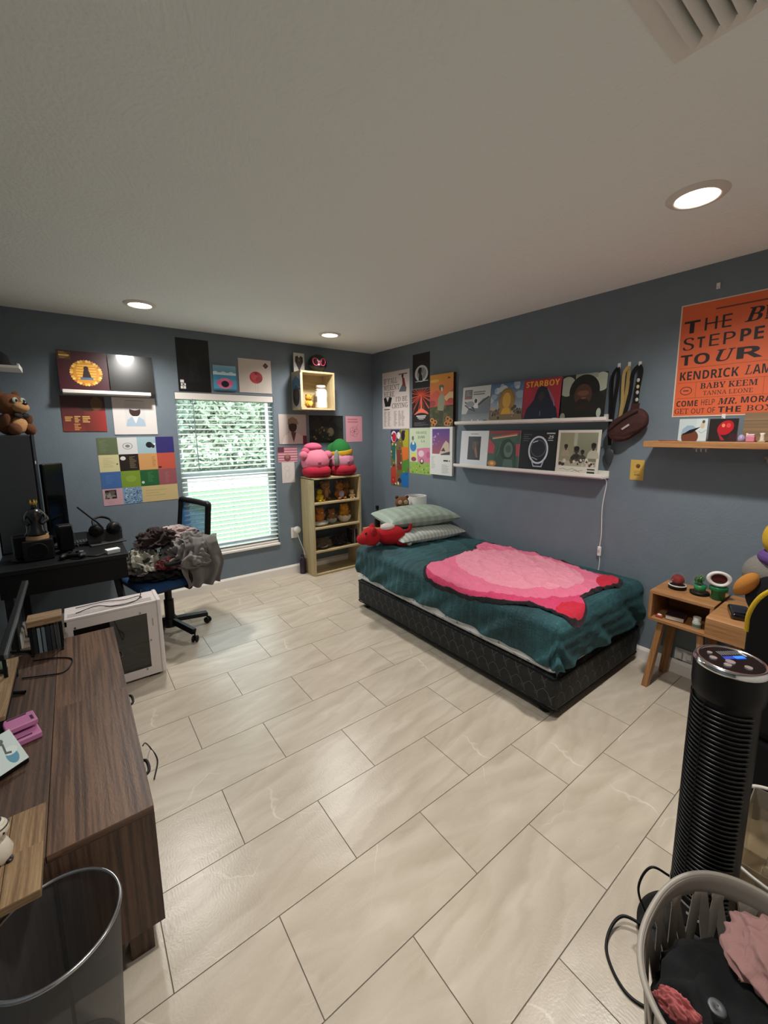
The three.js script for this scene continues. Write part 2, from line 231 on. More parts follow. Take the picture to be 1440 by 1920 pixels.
// ---------- prints, records, posters ----------
function pen(c, w, h) {
  const o = {
    rect(x, y, a, b, col) { c.fillStyle = col; c.fillRect(x * w, y * h, a * w, b * h); return o; },
    grad(x, y, a, b, c0, c1, across) { const g = across ? c.createLinearGradient(x * w, 0, (x + a) * w, 0) : c.createLinearGradient(0, y * h, 0, (y + b) * h); g.addColorStop(0, c0); g.addColorStop(1, c1); c.fillStyle = g; c.fillRect(x * w, y * h, a * w, b * h); return o; },
    ell(x, y, a, b, col, rot = 0, line = 0) { c.beginPath(); c.ellipse(x * w, y * h, a * w, b * h, rot, 0, 6.2832); if (line) { c.strokeStyle = col; c.lineWidth = line * w; c.stroke(); } else { c.fillStyle = col; c.fill(); } return o; },
    poly(p, col, line = 0) { c.beginPath(); p.forEach((q, i) => i ? c.lineTo(q[0] * w, q[1] * h) : c.moveTo(q[0] * w, q[1] * h)); if (line) { c.strokeStyle = col; c.lineWidth = line * w; c.stroke(); } else { c.closePath(); c.fillStyle = col; c.fill(); } return o; },
    text(s, x, y, size, col, { font = 'sans-serif', st = '', fit = 0, align = 'left', rot = 0 } = {}) { c.save(); c.translate(x * w, y * h); c.rotate(rot); c.fillStyle = col; c.font = `${st} ${Math.round(size * h)}px ${font}`; c.textAlign = align; if (fit) { const m = c.measureText(s).width; c.scale(fit * w / m, 1); } c.fillText(s, 0, 0); c.restore(); return o; },
    lines(x, y, a, n, gap, col, th, seed = 1) { const R = rng(seed); for (let i = 0; i < n; i++) o.rect(x, y + i * gap, a * (0.5 + 0.5 * R()), th, col); return o; },
    dots(n, seed, cols, s, x = 0, y = 0, a = 1, b = 1) { const R = rng(seed); for (let i = 0; i < n; i++) { const r = s * (0.4 + R()); o.ell(x + R() * a, y + R() * b, r, r * w / h * (0.6 + R() * 0.8), cols[Math.floor(R() * cols.length)], R() * 3); } return o; },
    figure(x, y, s, shirt, skin, hair) { // plain seated or standing figure, s = height in picture widths
      const k = w / h; c.fillStyle = shirt; c.beginPath(); c.moveTo((x - s * 0.3) * w, (y + s * 0.62 * k) * h); c.quadraticCurveTo((x - s * 0.3) * w, (y + s * 0.2 * k) * h, x * w, (y + s * 0.17 * k) * h); c.quadraticCurveTo((x + s * 0.3) * w, (y + s * 0.2 * k) * h, (x + s * 0.3) * w, (y + s * 0.62 * k) * h); c.fill();
      o.rect(x - s * 0.05, y + s * 0.1 * k, s * 0.1, s * 0.12 * k, skin); o.ell(x, y, s * 0.12, s * 0.15 * k, skin); o.ell(x, y - s * 0.07 * k, s * 0.13, s * 0.1 * k, hair); return o; },
  };
  return o;
}
function printed(name, label, cat, wall, at, cy, w, h, draw, o = {}) {
  const { px = 512, t = 0.0025, edge = '#d8d3c8', off = 0.001, rough = 0.55, group, tilt = 0, roll = 0, coat } = o;
  const W = w >= h ? px : Math.round(px * w / h), Hh = w >= h ? Math.round(px * h / w) : px;
  const tx = canvasTex(W, Hh, (c, a, b) => draw(pen(c, a, b), c, a, b)), e = M(edge, 0.7), f = coat ? P('#ffffff', rough, { map: tx, clearcoat: coat, clearcoatRoughness: 0.08 }) : M('#ffffff', rough, { map: tx });
  const m = part(scene, name, box(w, h, t, 0, 0, t / 2), [e, e, e, e, f, e]);
  if (wall === 'N') m.position.set(at, cy, off); else { m.position.set(-off, cy, at); m.rotation.y = -Math.PI / 2; }
  m.rotation.order = 'YXZ'; m.rotation.x = tilt; m.rotation.z = roll;
  return tag(m, label, cat, group);
}
// window wall
printed('poster', 'tall black poster with a faint grey figure and white lettering in its corner', 'poster', 'N', -1.979, 2.136, 0.275, 0.462, p => { p.rect(0, 0, 1, 1, '#0b0b0c').ell(0.52, 0.28, 0.26, 0.17, '#17181a').ell(0.56, 0.26, 0.2, 0.13, '#0e0f10').ell(0.5, 0.42, 0.13, 0.09, '#1d1e20').poly([[0.36, 0.5], [0.62, 0.47], [0.72, 0.8], [0.3, 0.82]], '#141517').poly([[0.4, 0.55], [0.46, 0.8]], '#2a2b2d', 0.012).poly([[0.58, 0.52], [0.62, 0.82]], '#262729', 0.012).dots(60, 3, ['#2a2b2c', '#1c1d1f'], 0.012, 0.2, 0.1, 0.6, 0.7); p.rect(0.06, 0.78, 0.11, 0.055, '#e2dfda').rect(0.07, 0.845, 0.15, 0.045, '#d8d5d0').ell(0.15, 0.867, 0.03, 0.013, '#1c1c1c').rect(0.06, 0.9, 0.07, 0.05, '#e2dfda').rect(0.14, 0.9, 0.08, 0.05, '#dcd9d4'); }, { edge: '#111111', rough: 0.4 });
printed('canvas_print', 'small square canvas of blue clouds around a pink round blossom', 'canvas print', 'N', -1.716, 2.043, 0.21, 0.228, p => { p.grad(0, 0, 1, 0.5, '#8fb6c9', '#3f8fb0').rect(0, 0.5, 1, 0.5, '#4f9fc0'); for (let i = 0; i < 6; i++) p.ell(0.1 + i * 0.17, 0.33 + 0.04 * (i % 2), 0.13, 0.09, '#cfe0e6'); p.rect(0, 0.38, 1, 0.2, '#3f93b5').ell(0.5, 0.72, 0.33, 0.22, '#e2749c').ell(0.25, 0.68, 0.12, 0.1, '#d9628f').ell(0.75, 0.68, 0.12, 0.1, '#d9628f').ell(0.5, 0.74, 0.17, 0.13, '#16131a').rect(0, 0.94, 1, 0.06, '#37718a'); }, { px: 256, t: 0.02, edge: '#5d7f90' });
printed('record_cover', 'cream record cover with a crumpled red disc on thin stems', 'record cover', 'N', -1.417, 2.083, 0.325, 0.322, p => { p.rect(0, 0, 1, 1, '#cfc4b9').ell(0.52, 0.54, 0.2, 0.18, '#b32d35').ell(0.45, 0.5, 0.1, 0.1, '#c9434a').ell(0.6, 0.6, 0.1, 0.08, '#8e222b').ell(0.52, 0.42, 0.05, 0.04, '#7d1d26').poly([[0.5, 0.7], [0.48, 0.97]], '#a78e84', 0.006).poly([[0.56, 0.7], [0.56, 0.97]], '#a78e84', 0.006).poly([[0.83, 0.08], [0.92, 0.17], [0.83, 0.26], [0.74, 0.17]], '#3a1620').rect(0.79, 0.15, 0.08, 0.03, '#8d4a4a'); }, { t: 0.004, rough: 0.5 });
const LPN = 'records around the white ledge';
printed('record_cover', 'maroon record cover with a round golden laurel emblem above the white ledge', 'record cover', 'N', -2.796, 2.011, 0.315, 0.312, (p, c, w, h) => { p.rect(0, 0, 1, 1, '#45141f').rect(0.02, 0.02, 0.25, 0.2, '#5a3a24').lines(0.04, 0.04, 0.2, 2, 0.03, '#b98d4d', 0.015, 8).rect(0.04, 0.105, 0.2, 0.035, '#e8c452').lines(0.05, 0.16, 0.2, 2, 0.025, '#b98d4d', 0.01); p.ell(0.55, 0.53, 0.3, 0.29, '#d8912f'); const R = rng(4); for (let i = 0; i < 34; i++) { const a = i / 34 * 6.283; p.ell(0.55 + Math.cos(a) * 0.3, 0.53 + Math.sin(a) * 0.29, 0.035, 0.03, ['#e9b545', '#c9752a', '#f0cf78'][i % 3], a); } for (let i = 0; i < 6; i++) p.rect(0.34 + Math.abs(i - 2.5) * 0.015, 0.33 + i * 0.065, 0.42 - Math.abs(i - 2.5) * 0.03, 0.03, '#f2c050'); p.ell(0.55, 0.42, 0.05, 0.06, '#2c1712').poly([[0.46, 0.66], [0.5, 0.46], [0.6, 0.46], [0.65, 0.66]], '#2e1a1c').rect(0.42, 0.64, 0.26, 0.06, '#5b6f86'); }, { t: 0.004, off: 0.062, tilt: -0.12, rough: 0.35, coat: 0.5 });
printed('record_cover', 'plain glossy black record cover above the white ledge', 'record cover', 'N', -2.475, 2.011, 0.315, 0.312, p => { p.grad(0, 0, 1, 1, '#101010', '#16130f'); }, { px: 64, t: 0.004, off: 0.062, tilt: -0.14, rough: 0.28, edge: '#0b0b0b', coat: 0.8 });
printed('record_cover', 'red and brown record cover with rows of gold text under the white ledge', 'record cover', 'N', -2.822, 1.69, 0.285, 0.275, p => { p.grad(0, 0, 1, 1, '#3b2126', '#80362f').grad(0.5, 0.4, 0.5, 0.6, '#6b332b', '#a33634', true).ell(0.4, 0.2, 0.28, 0.12, '#4b2028').ell(0.6, 0.3, 0.2, 0.12, '#3c2a24').ell(0.8, 0.2, 0.14, 0.2, '#6b4a33'); p.lines(0.06, 0.58, 0.2, 3, 0.05, '#cfa05c', 0.03, 2).lines(0.27, 0.56, 0.16, 4, 0.05, '#cfa05c', 0.03, 3).lines(0.45, 0.56, 0.2, 4, 0.05, '#d2a863', 0.03, 5).lines(0.25, 0.78, 0.18, 4, 0.05, '#c58d52', 0.03, 6); }, { t: 0.004, rough: 0.4, edge: '#3d2220' });
printed('record_cover', 'white record cover with a framed figure in pale blue shirt under the ledge', 'record cover', 'N', -2.472, 1.678, 0.316, 0.306, p => { p.rect(0, 0, 1, 1, '#ded6d2').rect(0.27, 0.1, 0.47, 0.68, '#d2cfcd').rect(0.3, 0.07, 0.42, 0.02, '#a7a29f').ell(0.5, 0.36, 0.13, 0.15, '#3a2620').ell(0.5, 0.24, 0.15, 0.1, '#cfcac6').poly([[0.28, 0.78], [0.31, 0.6], [0.45, 0.5], [0.55, 0.5], [0.7, 0.6], [0.73, 0.78]], '#a9bccb').poly([[0.43, 0.5], [0.5, 0.7], [0.58, 0.5]], '#efeae6'); }, { t: 0.004, rough: 0.45 });
printed('poster', 'large poster of sixteen coloured squares beside the window', 'poster', 'N', -2.477, 1.219, 0.566, 0.566, p => { const g = [['#5c6749', '#d3d3d1', '#9db7c0', '#312a6b'], ['#c9c193', '#1e1512', '#c9955c', '#bb5140'], ['#3f639a', '#75902c', '#1f5a30', '#8f4f55'], ['#c39aa2', '#7896b2', '#c2ad7b', '#c2ad7b']]; for (let r = 0; r < 4; r++) for (let k = 0; k < 4; k++) p.rect(k / 4, r / 4, 0.2505, 0.2505, g[r][k]); p.lines(0.03, 0.04, 0.1, 9, 0.02, '#76805f', 0.006).ell(0.375, 0.13, 0.06, 0.045, '#5b5b5b', 0, 0.006).ell(0.375, 0.13, 0.03, 0.022, '#7b7b7b').ell(0.66, 0.12, 0.045, 0.045, '#161616').ell(0.71, 0.14, 0.022, 0.03, '#2b2b2b').ell(0.73, 0.11, 0.014, 0.014, '#e9e9e9').lines(0.05, 0.3, 0.14, 8, 0.018, '#ab9f62', 0.005).ell(0.3, 0.31, 0.035, 0.03, '#d9d6d0').lines(0.38, 0.29, 0.09, 10, 0.018, '#8c7e5c', 0.006).ell(0.22, 0.39, 0.01, 0.01, '#333').lines(0.68, 0.3, 0.05, 9, 0.018, '#8c6639', 0.006).ell(0.78, 0.47, 0.025, 0.014, '#3c1d1d').lines(0.06, 0.55, 0.1, 7, 0.02, '#5879ae', 0.005).ell(0.375, 0.62, 0.07, 0.05, '#839e3b').lines(0.6, 0.54, 0.08, 8, 0.02, '#4c8558', 0.006).ell(0.53, 0.69, 0.02, 0.02, '#c7cfc0').lines(0.84, 0.55, 0.06, 9, 0.02, '#a36b70', 0.005).rect(0.03, 0.77, 0.14, 0.13, '#1a1715').dots(20, 5, ['#5e534b', '#8d857e'], 0.02, 0.04, 0.78, 0.12, 0.11).dots(120, 8, ['#3e5f80', '#a8bccb', '#2b3d52'], 0.008, 0.26, 0.76, 0.23, 0.23).lines(0.55, 0.82, 0.36, 3, 0.04, '#9c8858', 0.006).lines(0.05, 0.93, 0.1, 3, 0.02, '#a87f88', 0.004); }, { t: 0.001, px: 768, rough: 0.45, roll: 0.008 });
printed('record_cover', 'record cover of a figure in a tan cap below the wall box', 'record cover', 'N', -1.044, 1.565, 0.312, 0.31, p => { p.grad(0, 0, 1, 1, '#c3b6b0', '#b3a49f').poly([[0.1, 1], [0.2, 0.72], [0.42, 0.6], [0.62, 0.6], [0.85, 0.74], [0.92, 1]], '#cdbcb8').poly([[0.42, 0.6], [0.52, 0.95], [0.62, 0.6]], '#5b3b33').ell(0.5, 0.4, 0.15, 0.2, '#3b241d').poly([[0.32, 0.34], [0.34, 0.16], [0.5, 0.08], [0.66, 0.16], [0.72, 0.34], [0.5, 0.3]], '#8f7a64').rect(0.86, 0.72, 0.14, 0.28, '#6f1f39'); }, { t: 0.004, edge: '#b0a49c' });
printed('poster', 'dark wide photo print with a pale oval shape behind the pink plush toys', 'poster', 'N', -0.637, 1.565, 0.428, 0.3, p => { p.rect(0, 0, 1, 1, '#15161a').dots(90, 12, ['#1e2320', '#26231f', '#101114'], 0.08).ell(0.62, 0.6, 0.1, 0.16, '#8d8466').ell(0.62, 0.58, 0.07, 0.12, '#a69a76').dots(26, 4, ['#6d5a3e', '#4a4b44', '#8c7a54'], 0.022, 0.12, 0.4, 0.5, 0.5); }, { t: 0.001, edge: '#15161a', rough: 0.4 });
printed('poster', 'small pink poster with thin line drawing right of the dark photo print', 'poster', 'N', -0.274, 1.565, 0.226, 0.296, p => { p.rect(0, 0, 1, 1, '#d99aa6').lines(0.12, 0.1, 0.7, 2, 0.1, '#b9707c', 0.05, 5); for (const k of [0, 1, 2, 3, 4]) p.ell(0.5 + 0.14 * Math.cos(k * 1.26), 0.6 + 0.1 * Math.sin(k * 1.26), 0.14, 0.1, '#8c4152', k, 0.012); p.poly([[0.52, 0.6], [0.75, 0.32]], '#8c4152', 0.012); }, { px: 256, t: 0.001, edge: '#d99aa6' });
printed('poster', 'small striped pink flag print left of the bookcase', 'poster', 'N', -1.113, 1.3, 0.218, 0.16, p => { p.rect(0, 0, 1, 1, '#cfa5a9'); for (let i = 0; i < 6; i++) p.rect(0, i * 0.17, 1, 0.085, '#a65f70'); p.rect(0, 0, 0.32, 0.35, '#5a2d3c').ell(0.48, 0.72, 0.17, 0.24, '#74404a').ell(0.48, 0.62, 0.1, 0.14, '#9c6b60'); }, { px: 256, t: 0.001, roll: -0.01 });
printed('poster', 'pale sketch print under the striped flag print', 'poster', 'N', -1.113, 1.111, 0.143, 0.222, p => { p.rect(0, 0, 1, 1, '#cfc8c2').ell(0.4, 0.3, 0.18, 0.12, '#9b948e', 0.3, 0.016).poly([[0.5, 0.4], [0.62, 0.66], [0.45, 0.86]], '#aaa39d', 0.018).poly([[0.3, 0.45], [0.25, 0.8]], '#b3aca6', 0.018).ell(0.5, 0.6, 0.22, 0.2, '#b5aea8', 0.8, 0.01); }, { px: 256, t: 0.001 });
// right wall, left cluster
printed('poster', 'white tour poster reading IF Y\'ALL WEREN\'T HERE I\'D BE CRYING', 'poster', 'E', 0.442, 1.878, 0.484, 0.63, (p, c, w, h) => { p.rect(0, 0, 1, 1, '#d8cdc8'); const f = { font: 'serif' }; p.text("IF Y'ALL", 0.05, 0.2, 0.125, '#222', { ...f, fit: 0.52 }).text("WEREN'T", 0.05, 0.315, 0.125, '#222', { ...f, fit: 0.6 }).text('HERE', 0.05, 0.43, 0.125, '#222', { ...f, fit: 0.42 }).text("I'D BE", 0.5, 0.525, 0.11, '#222', { ...f, fit: 0.43 }).text('CRYING', 0.36, 0.635, 0.115, '#222', { ...f, fit: 0.58 }); p.poly([[0.62, 0.36], [0.75, 0.24], [0.9, 0.3], [0.88, 0.37]], '#5f6772').poly([[0.74, 0.12], [0.82, 0.14], [0.88, 0.3], [0.76, 0.26]], '#7c2f2c').ell(0.76, 0.1, 0.035, 0.035, '#1b1513').poly([[0.05, 0.45], [0.14, 0.43], [0.2, 0.52], [0.27, 0.43], [0.37, 0.45], [0.3, 0.6], [0.1, 0.6]], '#141414').rect(0.06, 0.645, 0.22, 0.016, '#4a4543').rect(0.62, 0.06, 0.3, 0.016, '#4a4543'); for (const x of [0.05, 0.2, 0.44, 0.6, 0.72]) p.lines(x, 0.69, 0.12, 17, 0.016, '#6f6764', 0.006, Math.round(x * 100)); }, { t: 0.001, px: 768 });
printed('poster', 'small black poster with a white broken ring and bust silhouette', 'poster', 'E', 0.867, 2.147, 0.262, 0.345, p => { p.rect(0, 0, 1, 1, '#121315').ell(0.5, 0.26, 0.2, 0.07, '#1b1c1f').ell(0.52, 0.58, 0.38, 0.24, '#c9cbcd').ell(0.53, 0.58, 0.27, 0.18, '#8a8e92').ell(0.45, 0.5, 0.12, 0.1, '#121315').poly([[0.35, 0.78], [0.4, 0.58], [0.54, 0.58], [0.6, 0.8]], '#121315').rect(0.16, 0.79, 0.75, 0.02, '#d5d6d7').ell(0.62, 0.5, 0.08, 0.13, '#b5b8bb', 0.3, 0.02); }, { t: 0.001, edge: '#111' });
printed('poster', 'black poster with red beams bursting above a dark planet', 'poster', 'E', 0.875, 1.77, 0.298, 0.39, (p, c, w, h) => { p.rect(0, 0, 1, 1, '#161111'); c.lineCap = 'round'; for (let i = 0; i < 23; i++) { const a = Math.PI * (0.02 + i / 23 * 0.96); p.poly([[0.48, 0.16], [0.48 + Math.cos(a) * 0.7, 0.16 + Math.sin(a) * 0.42 * (0.5 + 0.5 * (i % 3))]], ['#c23a25', '#e0632f', '#8c261d'][i % 3], 0.02 + 0.012 * (i % 2)); } for (let i = 0; i < 12; i++) { const a = -Math.PI * i / 12; p.poly([[0.48, 0.16], [0.48 + Math.cos(a) * 0.55, 0.16 + Math.sin(a) * 0.3]], ['#b8331f', '#d9552c'][i % 2], 0.025); } p.poly([[0.2, 0.62], [0.45, 0.5], [0.47, 0.16], [0.5, 0.16], [0.53, 0.5], [0.8, 0.6], [0.88, 0.66], [0.1, 0.66]], '#f0765c').ell(0.49, 0.75, 0.42, 0.13, '#120e0f').rect(0, 0.74, 1, 0.26, '#120e0f').rect(0.24, 0.69, 0.5, 0.03, '#d7d4cf').rect(0.3, 0.735, 0.4, 0.03, '#cfccc7').rect(0.36, 0.78, 0.26, 0.018, '#b7b4af').lines(0.12, 0.87, 0.75, 6, 0.018, '#6f6b69', 0.007); }, { t: 0.001, edge: '#111' });
printed('canvas_print', 'tall orange canvas of a standing figure among sunflowers', 'canvas print', 'E', 1.2, 1.829, 0.318, 0.496, p => { p.grad(0, 0, 1, 0.55, '#d99a35', '#c9523a').poly([[0, 0.4], [0.3, 0.3], [0.6, 0.42], [1, 0.3], [1, 0.6], [0, 0.62]], '#c4543f').poly([[0.6, 0.45], [0.85, 0.35], [1, 0.36], [1, 0.5], [0.7, 0.52]], '#d5b37d').ell(0.2, 0.12, 0.2, 0.03, '#e6b455').ell(0.1, 0.55, 0.16, 0.06, '#9c3f3f').ell(0.9, 0.52, 0.14, 0.05, '#b0443f').rect(0, 0.62, 1, 0.38, '#4a4a2d').dots(40, 3, ['#394224', '#5a5a36'], 0.06, 0, 0.62, 1, 0.36).ell(0.5, 0.27, 0.09, 0.055, '#5b4630').ell(0.5, 0.24, 0.11, 0.035, '#556447').ell(0.52, 0.29, 0.045, 0.04, '#cfc5b0').poly([[0.34, 0.68], [0.36, 0.46], [0.48, 0.36], [0.62, 0.4], [0.66, 0.55], [0.58, 0.72]], '#8d9076').rect(0.42, 0.7, 0.16, 0.26, '#3a3d2a').poly([[0.78, 0.06], [0.9, 0.1], [0.8, 0.1]], '#2b2115').ell(0.78, 0.1, 0.02, 0.01, '#2b2115'); for (const [x, y] of [[0.1, 0.88], [0.24, 0.92], [0.16, 0.97], [0.78, 0.86], [0.9, 0.9], [0.82, 0.96], [0.72, 0.95]]) p.ell(x, y, 0.09, 0.045, '#d08a4a').ell(x, y, 0.05, 0.025, '#54351f'); }, { t: 0.035, px: 512, edge: '#3a2418', rough: 0.6 });
printed('wall_hanging', 'narrow multicoloured print strip hanging below the white tour poster', 'wall hanging', 'E', 0.51, 1.235, 0.318, 0.635, p => { p.rect(0, 0, 1, 1, '#6b6a3c').poly([[0, 0], [0.5, 0], [0.4, 0.2], [0, 0.25]], '#33245a').poly([[0.6, 0], [1, 0], [1, 0.5], [0.75, 0.4]], '#a9a52a').ell(0.18, 0.12, 0.16, 0.1, '#d9d5d3').ell(0.2, 0.13, 0.12, 0.08, '#b82336').ell(0.45, 0.1, 0.1, 0.06, '#e4dfdb').ell(0.7, 0.1, 0.1, 0.09, '#221a33').poly([[0.02, 0.25], [0.28, 0.26], [0.25, 0.55], [0.05, 0.5]], '#25645c').poly([[0.28, 0.3], [0.34, 0.5], [0.3, 0.9], [0.25, 0.6]], '#aaa9a5').poly([[0.35, 0.35], [0.6, 0.35], [0.62, 0.7], [0.4, 0.72]], '#7d3b32').poly([[0.62, 0.3], [0.98, 0.3], [0.98, 0.6], [0.7, 0.58]], '#d8702e').poly([[0.65, 0.55], [1, 0.5], [1, 0.72], [0.65, 0.76]], '#4f8a34').poly([[0, 0.7], [0.3, 0.6], [0.32, 0.95], [0, 0.98]], '#b5432f').poly([[0.55, 0.78], [1, 0.72], [1, 1], [0.6, 1]], '#1f6cae').ell(0.14, 0.9, 0.13, 0.07, '#b02b37').ell(0.5, 0.9, 0.1, 0.05, '#3a2d3f').ell(0.42, 0.95, 0.05, 0.03, '#ded9d5').dots(30, 6, ['#d9b23c', '#3b2a4a', '#d8d3cf', '#b0343a'], 0.035); }, { t: 0.001 });
printed('poster', 'pastel pink and green poster with round cartoon shapes and dark letters', 'poster', 'E', 0.857, 1.325, 0.344, 0.485, p => { p.rect(0, 0, 1, 1, '#c4d2b4').poly([[0.35, 0.45], [0.7, 0.42], [1, 0.42], [1, 0.78], [0.4, 0.78]], '#d07f9c').rect(0, 0.74, 1, 0.26, '#93b555').text('ORANGE', 0.3, 0.125, 0.075, '#4a5046', { font: 'serif', fit: 0.5 }).text('JAMS', 0.4, 0.22, 0.072, '#4a5046', { font: 'serif', st: 'bold', fit: 0.32 }).text('LA', 0.54, 0.305, 0.072, '#4a5046', { font: 'serif', fit: 0.18 }).ell(0.18, 0.4, 0.15, 0.11, '#3a7fb5').ell(0.16, 0.22, 0.05, 0.05, '#6f6b66').ell(0.18, 0.33, 0.05, 0.035, '#e3e2dc').ell(0.55, 0.55, 0.13, 0.07, '#e3c7cf').ell(0.2, 0.6, 0.12, 0.05, '#ddd05d').ell(0.2, 0.68, 0.12, 0.05, '#8c3f5c').ell(0.58, 0.72, 0.09, 0.06, '#5b3146').ell(0.58, 0.71, 0.05, 0.035, '#e5dfd6').ell(0.87, 0.57, 0.09, 0.07, '#c05f8c').dots(24, 9, ['#6f9140', '#b8d07a', '#537530'], 0.02, 0.05, 0.78, 0.9, 0.2); }, { t: 0.001 });
printed('canvas_print', 'white framed canvas with a purple night square and dark text', 'canvas print', 'E', 1.197, 1.338, 0.31, 0.474, p => { p.rect(0, 0, 1, 1, '#dfe0dc').grad(0.1, 0.04, 0.78, 0.52, '#5d4391', '#a55a68').dots(10, 5, ['#a98fc2', '#8b6fae'], 0.03, 0.14, 0.08, 0.3, 0.3).poly([[0.42, 0.56], [0.6, 0.36], [0.72, 0.28], [0.85, 0.34], [0.88, 0.56]], '#cbb9a5').poly([[0.5, 0.5], [0.62, 0.42], [0.7, 0.5]], '#4d3947').poly([[0.5, 0.56], [0.9, 0.5], [0.9, 0.57], [0.5, 0.58]], '#474149').lines(0.06, 0.62, 0.2, 12, 0.022, '#aab0ac', 0.007, 4).rect(0.62, 0.68, 0.2, 0.03, '#30363a').rect(0.85, 0.685, 0.06, 0.025, '#6c7376').lines(0.55, 0.78, 0.36, 8, 0.024, '#8f9693', 0.007, 8); }, { t: 0.03, edge: '#c9cbc8' });
// picture ledges with records
function ledge(label, z0, z1, y, x = 0) { const t = thing('picture_ledge', label, 'shelf', [x, y, (z0 + z1) / 2], -Math.PI / 2, 'white picture ledges'); const L = z1 - z0; part(t, 'board', box(L, 0.014, 0.10, 0, -0.007, 0.05, 0.002), whitePaint); part(t, 'lip', box(L, 0.024, 0.01, 0, 0.005, 0.104, 0.003), whitePaint); part(t, 'back_rail', box(L, 0.036, 0.01, 0, 0.018, 0.006, 0.002), whitePaint); return t; }
ledge('long white picture ledge, upper of the two beside the bed', 1.447, 2.812, 1.602);
ledge('long white picture ledge, lower of the two beside the bed', 1.44, 2.81, 1.217);
{ const t = thing('picture_ledge', 'short white picture ledge on the window wall under two records', 'shelf', [-2.648, 1.852, 0], 0, 'white picture ledges'); part(t, 'board', box(0.588, 0.014, 0.1, 0, -0.007, 0.05, 0.002), whitePaint); part(t, 'lip', box(0.588, 0.026, 0.01, 0, 0.005, 0.104, 0.003), whitePaint); part(t, 'back_rail', box(0.588, 0.036, 0.01, 0, 0.018, 0.006, 0.002), whitePaint); }
const lp = (label, z, y, draw, o = {}) => printed('record_cover', label, 'record cover', 'E', z, y + 0.158, 0.315, 0.315, draw, { t: 0.004, off: 0.058, tilt: -0.08, rough: 0.5, group: 'records on the bedside ledges', ...o });
const YU = 1.6035, YD = 1.2185;
lp('white record cover with a grey ink drawing and a small boxed title', 1.655, YU, (p, c) => { p.rect(0, 0, 1, 1, '#c7c9ca').rect(0.08, 0.08, 0.28, 0.26, '#6c6a6b').rect(0.1, 0.27, 0.24, 0.04, '#a04a48').lines(0.12, 0.12, 0.2, 4, 0.035, '#9c9a9a', 0.015).rect(0.4, 0.14, 0.42, 0.035, '#7d7e7f').rect(0.4, 0.2, 0.4, 0.035, '#6c6d6e').poly([[0.05, 1], [0.25, 0.6], [0.5, 0.55], [0.75, 0.35], [1, 0.3], [1, 1]], '#6f7780').poly([[0.1, 0.42], [0.3, 0.5], [0.45, 0.62], [0.62, 0.5], [0.95, 0.3]], '#25282b', 0.035).poly([[0.1, 0.5], [0.3, 0.62], [0.5, 0.68]], '#3a3d40', 0.03).poly([[0.42, 0.35], [0.56, 0.33], [0.6, 0.6], [0.45, 0.6]], '#dfe0e0').ell(0.5, 0.4, 0.05, 0.06, '#17191a').ell(0.3, 0.48, 0.16, 0.08, '#8d9296').grad(0, 0.75, 1, 0.25, '#7d868e', '#aab0b5').ell(0.4, 0.93, 0.02, 0.02, '#eee').ell(0.62, 0.93, 0.02, 0.02, '#eee').rect(0.8, 0.93, 0.14, 0.045, '#222'); });
lp('record cover of a golden long-haired head before a blue cloudy sky', 1.976, YU, p => { p.grad(0, 0, 1, 0.7, '#3d5f8c', '#a9b1b5').dots(26, 2, ['#93a7bb', '#bcc3c6', '#5d7a9c'], 0.07, 0, 0.05, 1, 0.5).rect(0, 0.78, 1, 0.22, '#8a7352').rect(0, 0.68, 1, 0.12, '#6f6152').ell(0.52, 0.45, 0.26, 0.32, '#8c6a35').poly([[0.28, 0.8], [0.3, 0.45], [0.42, 0.2], [0.62, 0.18], [0.76, 0.45], [0.76, 0.78]], '#a07a39').ell(0.52, 0.45, 0.13, 0.2, '#d9a640').poly([[0.36, 0.8], [0.42, 0.64], [0.62, 0.64], [0.68, 0.8]], '#e0ac35').dots(14, 7, ['#4b3c33', '#b7a58c', '#6d4b3c', '#2d2723'], 0.035, 0, 0.6, 0.3, 0.3).dots(14, 17, ['#4b3c33', '#b7a58c', '#6d4b3c', '#2d2723'], 0.035, 0.7, 0.6, 0.3, 0.3); });
lp('red record cover titled STARBOY with a dark kneeling figure', 2.297, YU, p => { p.rect(0, 0, 1, 1, '#a82a3f').grad(0, 0.2, 0.2, 0.8, '#c12d40', '#7d2036').text('STARBOY', 0.05, 0.18, 0.19, '#e8ae2e', { st: 'bold', fit: 0.9 }).poly([[0.04, 1], [0.12, 0.7], [0.3, 0.5], [0.38, 0.25], [0.5, 0.17], [0.64, 0.22], [0.76, 0.5], [0.92, 0.72], [0.98, 1]], '#171b33').ell(0.5, 0.34, 0.13, 0.17, '#20242f').ell(0.5, 0.42, 0.08, 0.1, '#3a2e34').poly([[0.66, 0.25], [0.82, 0.5], [0.86, 0.66]], '#6d7c95', 0.03).poly([[0.5, 0.76], [0.5, 0.88]], '#5a6f96', 0.02).rect(0.84, 0.94, 0.12, 0.035, '#d8d8d8'); }, { edge: '#1c1c28' });
